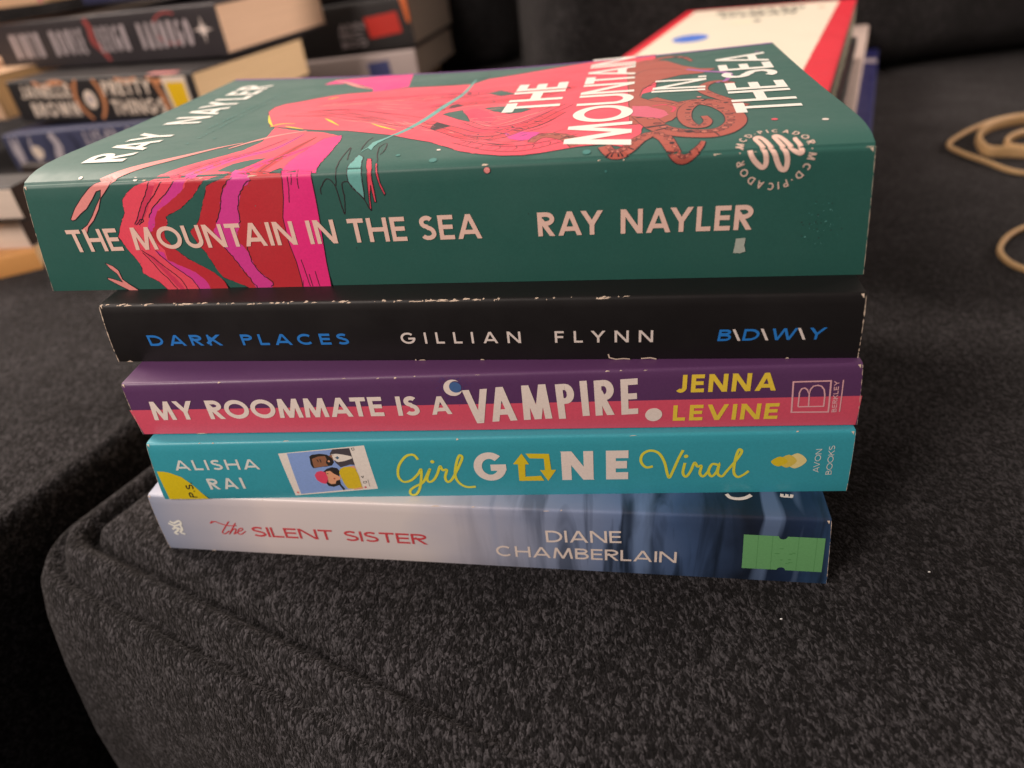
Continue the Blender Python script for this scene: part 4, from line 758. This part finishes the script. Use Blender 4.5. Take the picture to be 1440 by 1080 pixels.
# left pile: charcoal, patterned black, blue-grey, dark
NB = ink('charcoal_jacket', 44, 38, 40, .5); SIL = ink('silver_print', 168, 152, 150, .5); REDP = ink('dull_red_print', 150, 62, 58)
k1 = Book('hardcover', flat((-428.4, 700, 77.2), (.9267, -.374, .0353), 248.6, 36.5), 150, 'charcoal hardcover with tall silver lettering and a star, high in the left pile', PILE, NB, PG1, r=1.2, inset=2.2, th=1.6)
P = Print(k1, 'title_lettering', base=.05); text_row(P, 'NINTH HOUSE', k1, 22, 106, 9, 28, .13, SIL, track=.16, space=.4); P.done()
P = Print(k1, 'author_lettering', base=.05); text_row(P, 'LEIGH BARDUGO', k1, 122, 220, 9, 28, .13, SIL, track=.16, space=.4); P.done()
P = Print(k1, 'ornament_print', base=.03); T = 36.5
P.line([(114, -2), (117, -9), (116, -18), (122, -26), (127, -34)], 1, REDP, 4, smooth=True, ends=(4.5, 5.5, 3)); P.line(arc(200, -14, 16, 11, 60, 300), 1.6, REDP, 2); 
P.poly([Vector((232, -17))+Vector((math.cos(math.radians(90+22.5*i)), math.sin(math.radians(90+22.5*i))))*(10 if i % 4 == 0 else (5 if i % 2 == 0 else 2.6)) for i in range(16)], WHITE, 5); P.done()
KB = ink('black_jacket', 30, 26, 26, .5); COP = ink('copper_print', 186, 120, 78); CRM = ink('cream_print', 214, 192, 172, .5)
k2 = Book('hardcover', flat((-394, 635.5, 45.6), (.9272, -.3736, .0279), 194.1, 32), 150, 'black book with copper swirls and a yellow price label, under the charcoal hardcover', PILE, KB, PG2, r=1.2, inset=1.5, th=1.2)
P = Print(k2, 'author_lettering', base=.05); text_row(P, 'JANELLE', k2, 12, 68, 18.5, 28.5, .2, CRM, track=.14); text_row(P, 'BROWN', k2, 18, 70, 4, 15, .2, CRM, track=.2); P.done()
P = Print(k2, 'title_lettering', base=.05); text_row(P, 'PRETTY', k2, 103, 152, 18.5, 29, .2, CRM, track=.14); text_row(P, 'THINGS', k2, 106, 160, 4, 15, .2, CRM, track=.16); P.done()
P = Print(k2, 'copper_print', base=.02)
for st in ([(77, -1), (73, -8), (71, -16), (75, -24), (81, -31)], [(95, -1), (99, -8), (100, -16), (97, -24), (91, -31)], [(150, -2), (160, -5), (172, -3), (182, -5)], [(156, -5), (160, -14), (162, -24), (164, -30)], [(30, -1), (40, -5), (56, -2), (70, -6)], [(118, -2), (130, -4), (140, -2)]): P.line(st, 1, COP, 2, smooth=True, ends=(2.5, 4.2, 2))
P.disc((86, -16), 6.2, CRM, 3, ry=7); P.disc((86, -16), 3, SIL, 4); P.poly([(150, 1), (178, 1), (177, 9), (150, 9)], SALMON, 1); P.done()
P = Print(k2, 'price_label', parent=k2.root, base=.12); P.poly([(164, -2), (187, -2), (187, -29), (167, -29)], CRM, 1); P.poly([(167, -6), (184.5, -6), (184.5, -25), (169, -25)], ink('yellow_label', 216, 170, 12), 3); P.done()
BLG = ink('blue_grey_jacket', 60, 62, 86, .5)
k3 = Book('hardcover', flat((-406.7, 620, 9.5), (.9569, -.283, .0653), 196, 30), 150, 'blue grey book with faded white lettering, lower in the left pile', PILE, BLG, PG3, r=1.2, inset=1.5, th=1.2)
P = Print(k3, 'title_lettering', base=.05); PLG = ink('pale_grey_print', 170, 158, 160)
P.disc((30, -16), 5.5, CRM, 3)
P.text('LISA', (84, -14), (112, -14), (84, -3), .16, PLG, track=.2); P.text('JEWELL', (72, -27), (124, -27), (72, -17), .16, PLG, track=.2)
P.line([(50, -2), (54, -12), (50, -22), (54, -29)], 1, PLG, 1, smooth=True, ends=(5, 8, 5)); P.line([(128, -3), (134, -14), (130, -26)], 1, PLG, 1, smooth=True, ends=(2, 5, 2)); 
for i in range(14):
    u = rnd.uniform(4, 190); P.line([(u, -2), (u+rnd.uniform(-5, 5), -14), (u+rnd.uniform(-4, 4), -28)], 1, (PLG, ink('slate_print', 40, 42, 62), BLG)[i % 3], 1, smooth=True, ends=(1, rnd.uniform(2, 6), 1))
P.poly([(140, -6), (186, -3), (186, -26), (142, -22)], ink('wine_print', 112, 34, 48), 1, .6); P.done()
DKB = ink('dark_brown_cover', 46, 36, 32, .5)
Book('hardcover', flat((-395, 606, 1.0), (.9659, -.2588, 0), 192, 17), 150, 'dark brown book at the bottom of the left pile', PILE, DKB, PG1, r=1, inset=1.5, th=1.2)
BEI = ink('beige_cover', 206, 166, 130, .55); MGE = ink('magenta_edge', 196, 64, 110)
k5 = Book('paperback', flat((-505, 716, 123), (.966, -.26, .036), 150, 25), 140, 'beige book with a magenta edge lying on top of the left pile', PILE, BEI, PG2, r=1)
P = Print(k5, 'magenta_edge', base=.05); P.poly([(147, -24), (149.6, -24), (149.6, 60), (147, 60)], MGE, 2); P.done()
NVY = ink('dark_blue_cover', 46, 46, 72, .5)
Book('paperback', flat((-330, 682, 124), (.93, -.36, .035), 130, 14), 120, 'dark blue book lying flat beside the beige one on the left pile', PILE, NVY, PG1, r=1)
Book('paperback', flat((-540, 690, 44), (.93, -.36, .03), 140, 34), 120, 'cream book behind the left end of the copper patterned one', PILE, BEI, PG2, r=1)
# small pile at the far left edge
WH = ink('white_cover', 200, 178, 164, .5); TAN = ink('tan_cover', 196, 138, 78, .5)
EDGE = 'pale books at the left picture edge'
DKE = paper('shaded_page_ends', 60, 48, 42); WPG = paper('white_page_edges', 206, 184, 166)  # page ends coloured dark brown: their shade is painted in
Book('paperback', flat((-462, 331, 1.0), (.90, .436, 0), 195, 13), 110, 'tan book lying flat on the sofa, bottom of the small pile at the left', EDGE, TAN, PG2, r=.8)
Book('paperback', flat((-480, 444, 14.2), (.99, -.13, 0), 192, 22), 24, 'white book with pale page edges resting on the tan book at the left', EDGE, WH, DKE, r=1.0, spine_mat=WPG)
Book('paperback', flat((-463, 428, 36.4), (.99, -.13, 0), 190, 20), 26, 'white paged book with a dark cover, topmost of the small pile at the left', EDGE, KB, DKE, r=1.0, spine_mat=WPG)
# pile behind the middle
ORG = ink('orange_cover', 206, 96, 40, .5); RDS = ink('red_label', 190, 40, 28, .5)
m1 = Book('hardcover', flat((-268, 835, 40.5), (.9651, -.2517, .0725), 209, 46), 150, 'black book with a red label on its spine, in the middle pile', PILE, KB, PG3, r=1.2, inset=1.5, th=1.2)
P = Print(m1, 'orange_band_print', base=.05); P.poly([(201, .5), (208.6, .5), (208.6, -24), (205, -24)], ORG, 1); P.done()
P = Print(m1, 'price_label', parent=m1.root, base=.15); P.poly([(160, -15), (196, -13), (198, -32), (163, -34)], RDS, 2); P.done()
P = Print(m1, 'author_lettering', base=.05)
for i, s_ in enumerate(('ANNE', 'RICE', 'BOOK')): P.text(s_[:3], (130, -24-8*i), (158, -24-8*i), (130, -18-8*i), .2, SIL, track=.2)
P.done()
GRC = ink('grey_cover', 178, 158, 150, .55)
m2 = Book('paperback', flat((-276, 833, 12), (.9689, -.2405, .0579), 216, 28), 150, 'pale grey book with a blue label, beneath the black book in the middle pile', PILE, GRC, PG3, r=1)
P = Print(m2, 'price_label', parent=m2.root, base=.15); P.poly([(162, -8), (186, -7), (187, -22), (163, -23)], ink('blue_label', 62, 66, 108), 2); P.done()
Book('paperback', flat((-250, 836, 1.0), (.9689, -.2405, .0), 170, 12), 140, 'brown paperback at the bottom of the middle pile', PILE, DKB, PG1, r=1)
Book('paperback', flat((-262, 845, 90), (.9651, -.2517, .0725), 196, 20), 140, 'black covered book lying on top of the middle pile', PILE, KB, PG1, r=1)
# pile at the back right
c63, s63 = math.cos(math.radians(63.1)), math.sin(math.radians(63.1)); RP = 'books piled at the back right'
Xr = Vector((c63, s63, 0)); Yr = Vector((-s63*.9989, c63*.9989, -.047))
TW = ink('cream_jacket', 236, 206, 182, .5); TR = ink('scarlet_jacket', 206, 22, 44, .45); KS = ink('black_spine_print', 34, 28, 28, .5); TANP = ink('tan_print', 236, 216, 176, .5)
r1 = Book('hardcover', flat((144.8, 300.5, 64.4), Xr, 277, 29.3, Yr), 119, 'cream book with scarlet border and black patterned spine, top of the right pile', RP, TR, PG3, r=1.2, inset=2, th=1.4, spine_mat=KS)
P = Print(r1, 'cover_panel', base=.05); P.poly([(6, 15), (272, 11), (272, 112), (6, 112)], TW, 1, .3); P.disc((150, 90), 14, ink('blue_seal_print', 62, 106, 190), 3, ry=11); P.disc((205, 58), 4.4, LINE, 3, ry=2.4, jag=1); P.disc((202, 67), 3.5, TANP, 3, ry=9, jag=1); P.disc((246, 21), 2.4, COP, 3); P.done()
P = Print(r1, 'author_lettering', base=.08); DK = ink('grey_lettering_print', 70, 62, 56, .5); P.text('RICHARD', (246, 92), (246, 32), (260, 92), .17, DK, track=.1); P.text('OSMAN', (227, 86), (227, 36), (241, 86), .17, DK, track=.1); P.done()
P = Print(r1, 'spine_lettering', base=.05)
for i in range(33):
    u = 16+i*8; P.line([(u, -3), (u+rnd.uniform(-1, 1), -16-rnd.uniform(0, 4))], 2.6, TANP, 3)
    if i % 3: P.line([(u, -8), (u+4, -8)], 1.2, TANP, 3); P.line([(u, -16), (u+4, -15)], 1.2, TANP, 3)
P.done()
Book('paperback', flat((168, 338, 49.2), Xr, 262, 15), 112, 'thin black book directly under the scarlet bordered one in the right pile', RP, KB, PG1, r=1)
r2 = Book('paperback', flat((210.5, 404, 26), Xr, 340, 23, Yr), 140, 'pale grey book between the thin black and the navy book in the right pile', RP, ink('pale_pink_cover', 196, 172, 158, .55), PG3, r=1.2)
r3 = Book('paperback', flat((249, 454, 1.2), Xr, 358, 24), 140, 'navy blue book with a pale spine stripe, bottom of the right pile', RP, ink('navy_cover', 34, 36, 92, .5), PG3, r=1, spine_mat=ink('pale_spine', 160, 144, 132, .5))
P = Print(r3, 'spine_stripe', base=.05); P.poly([(230, .8), (248, .8), (248, 40), (230, 40)], PLG, 1); P.done()
# ------------------------------------------------------------------ rubber bands on the seat
RUB = bpy.data.materials.new('tan_rubber'); RUB.use_nodes = True; nt = RUB.node_tree; p_ = nt.nodes['Principled BSDF']
nn = nt.nodes.new('ShaderNodeTexNoise'); nn.inputs['Scale'].default_value = 300; tcn = nt.nodes.new('ShaderNodeTexCoord'); nt.links.new(tcn.outputs['Object'], nn.inputs['Vector'])
crn = nt.nodes.new('ShaderNodeValToRGB'); crn.color_ramp.elements[0].color = (.52, .32, .14, 1); crn.color_ramp.elements[1].color = (.66, .44, .22, 1); nt.links.new(nn.outputs['Fac'], crn.inputs[0]); nt.links.new(crn.outputs[0], p_.inputs['Base Color'])
p_.inputs['Roughness'].default_value = .5; p_.inputs['Subsurface Weight'].default_value = .15; p_.inputs['Subsurface Radius'].default_value = (.002, .001, .0005)
def band(pts, thick, tall, label, zs=None):
    """closed loop of flat rubber lying on the fabric"""
    P = catmull(list(pts)+[pts[0], pts[1], pts[2]], 10); k = 10; P = P[k:len(P)-k]; n = len(P)-1; bm = bmesh.new(); rings = []
    for i in range(n):
        d = (P[(i+1) % n]-P[i-1]).normalized(); q = Vector((-d.y, d.x)); z0 = .8+(zs(i/n) if zs else 0)
        sec = [(-thick/2, 0), (thick/2, 0), (thick/2, tall), (-thick/2, tall)]; c = []
        for j in range(12):
            t = 6.28318*j/12; sx = abs(math.cos(t))**.5*(1 if math.cos(t) > 0 else -1)*thick/2; sz = abs(math.sin(t))**.5*(1 if math.sin(t) > 0 else -1)*tall/2+tall/2
            c.append(bm.verts.new(Vector((P[i].x+q.x*sx, P[i].y+q.y*sx, z0+sz))*MM))
        rings.append(c)
    for i in range(n):
        for j in range(12): bm.faces.new([rings[i][j], rings[i][(j+1) % 12], rings[(i+1) % n][(j+1) % 12], rings[(i+1) % n][j]]).smooth = True
    bmesh.ops.recalc_face_normals(bm, faces=bm.faces)
    o = from_bm('rubber_band', bm, None, [RUB]); tag(o, label, 'rubber band', 'tan rubber bands on the seat')
band([(327,490),(347,509),(374,528),(399,540),(419,542),(431,525),(404,472),(362,427),(341,422),(332,430),(329,449),(325,471)], 2.6, 2.8, 'long thin tan rubber band, the outer loop behind the right side of the stack')
band([(344,483),(354,499),(374,516),(398,524),(418,521),(411,488),(386,457),(365,451),(350,457),(338,464)], 2.6, 7.5, 'wide flat tan rubber band lying inside the long thin one')
band([(361,479),(373,491),(390,499),(402,491),(389,468),(369,464),(359,469)], 2.6, 5, 'small tan rubber band curled inside the wide flat one')
band([(257,321),(269,334),(285,344),(301,347),(306,330),(292,306),(270,290),(258,293),(253,302),(253,311)], 2.8, 2.8, 'single tan rubber band lying apart, nearer than the others')
# bits of lint on the seat
LINT = ink('white_lint', 214, 206, 200, .9)
for i_, (x, y) in enumerate([(68,117),(115,128)]):
    bm = bmesh.new(); bmesh.ops.create_icosphere(bm, subdivisions=1, radius=.3*MM); bmesh.ops.scale(bm, vec=(1.4, .8, .7), verts=bm.verts)
    bmesh.ops.translate(bm, vec=(x*MM, y*MM, .6*MM), verts=bm.verts)
    o = from_bm('lint', bm, None, [LINT]); tag(o, ('tiny white lint speck on the seat just in front of the green price sticker', 'tiny white lint speck on the seat out to the right of the green price sticker')[i_], 'lint', 'lint specks on the seat')
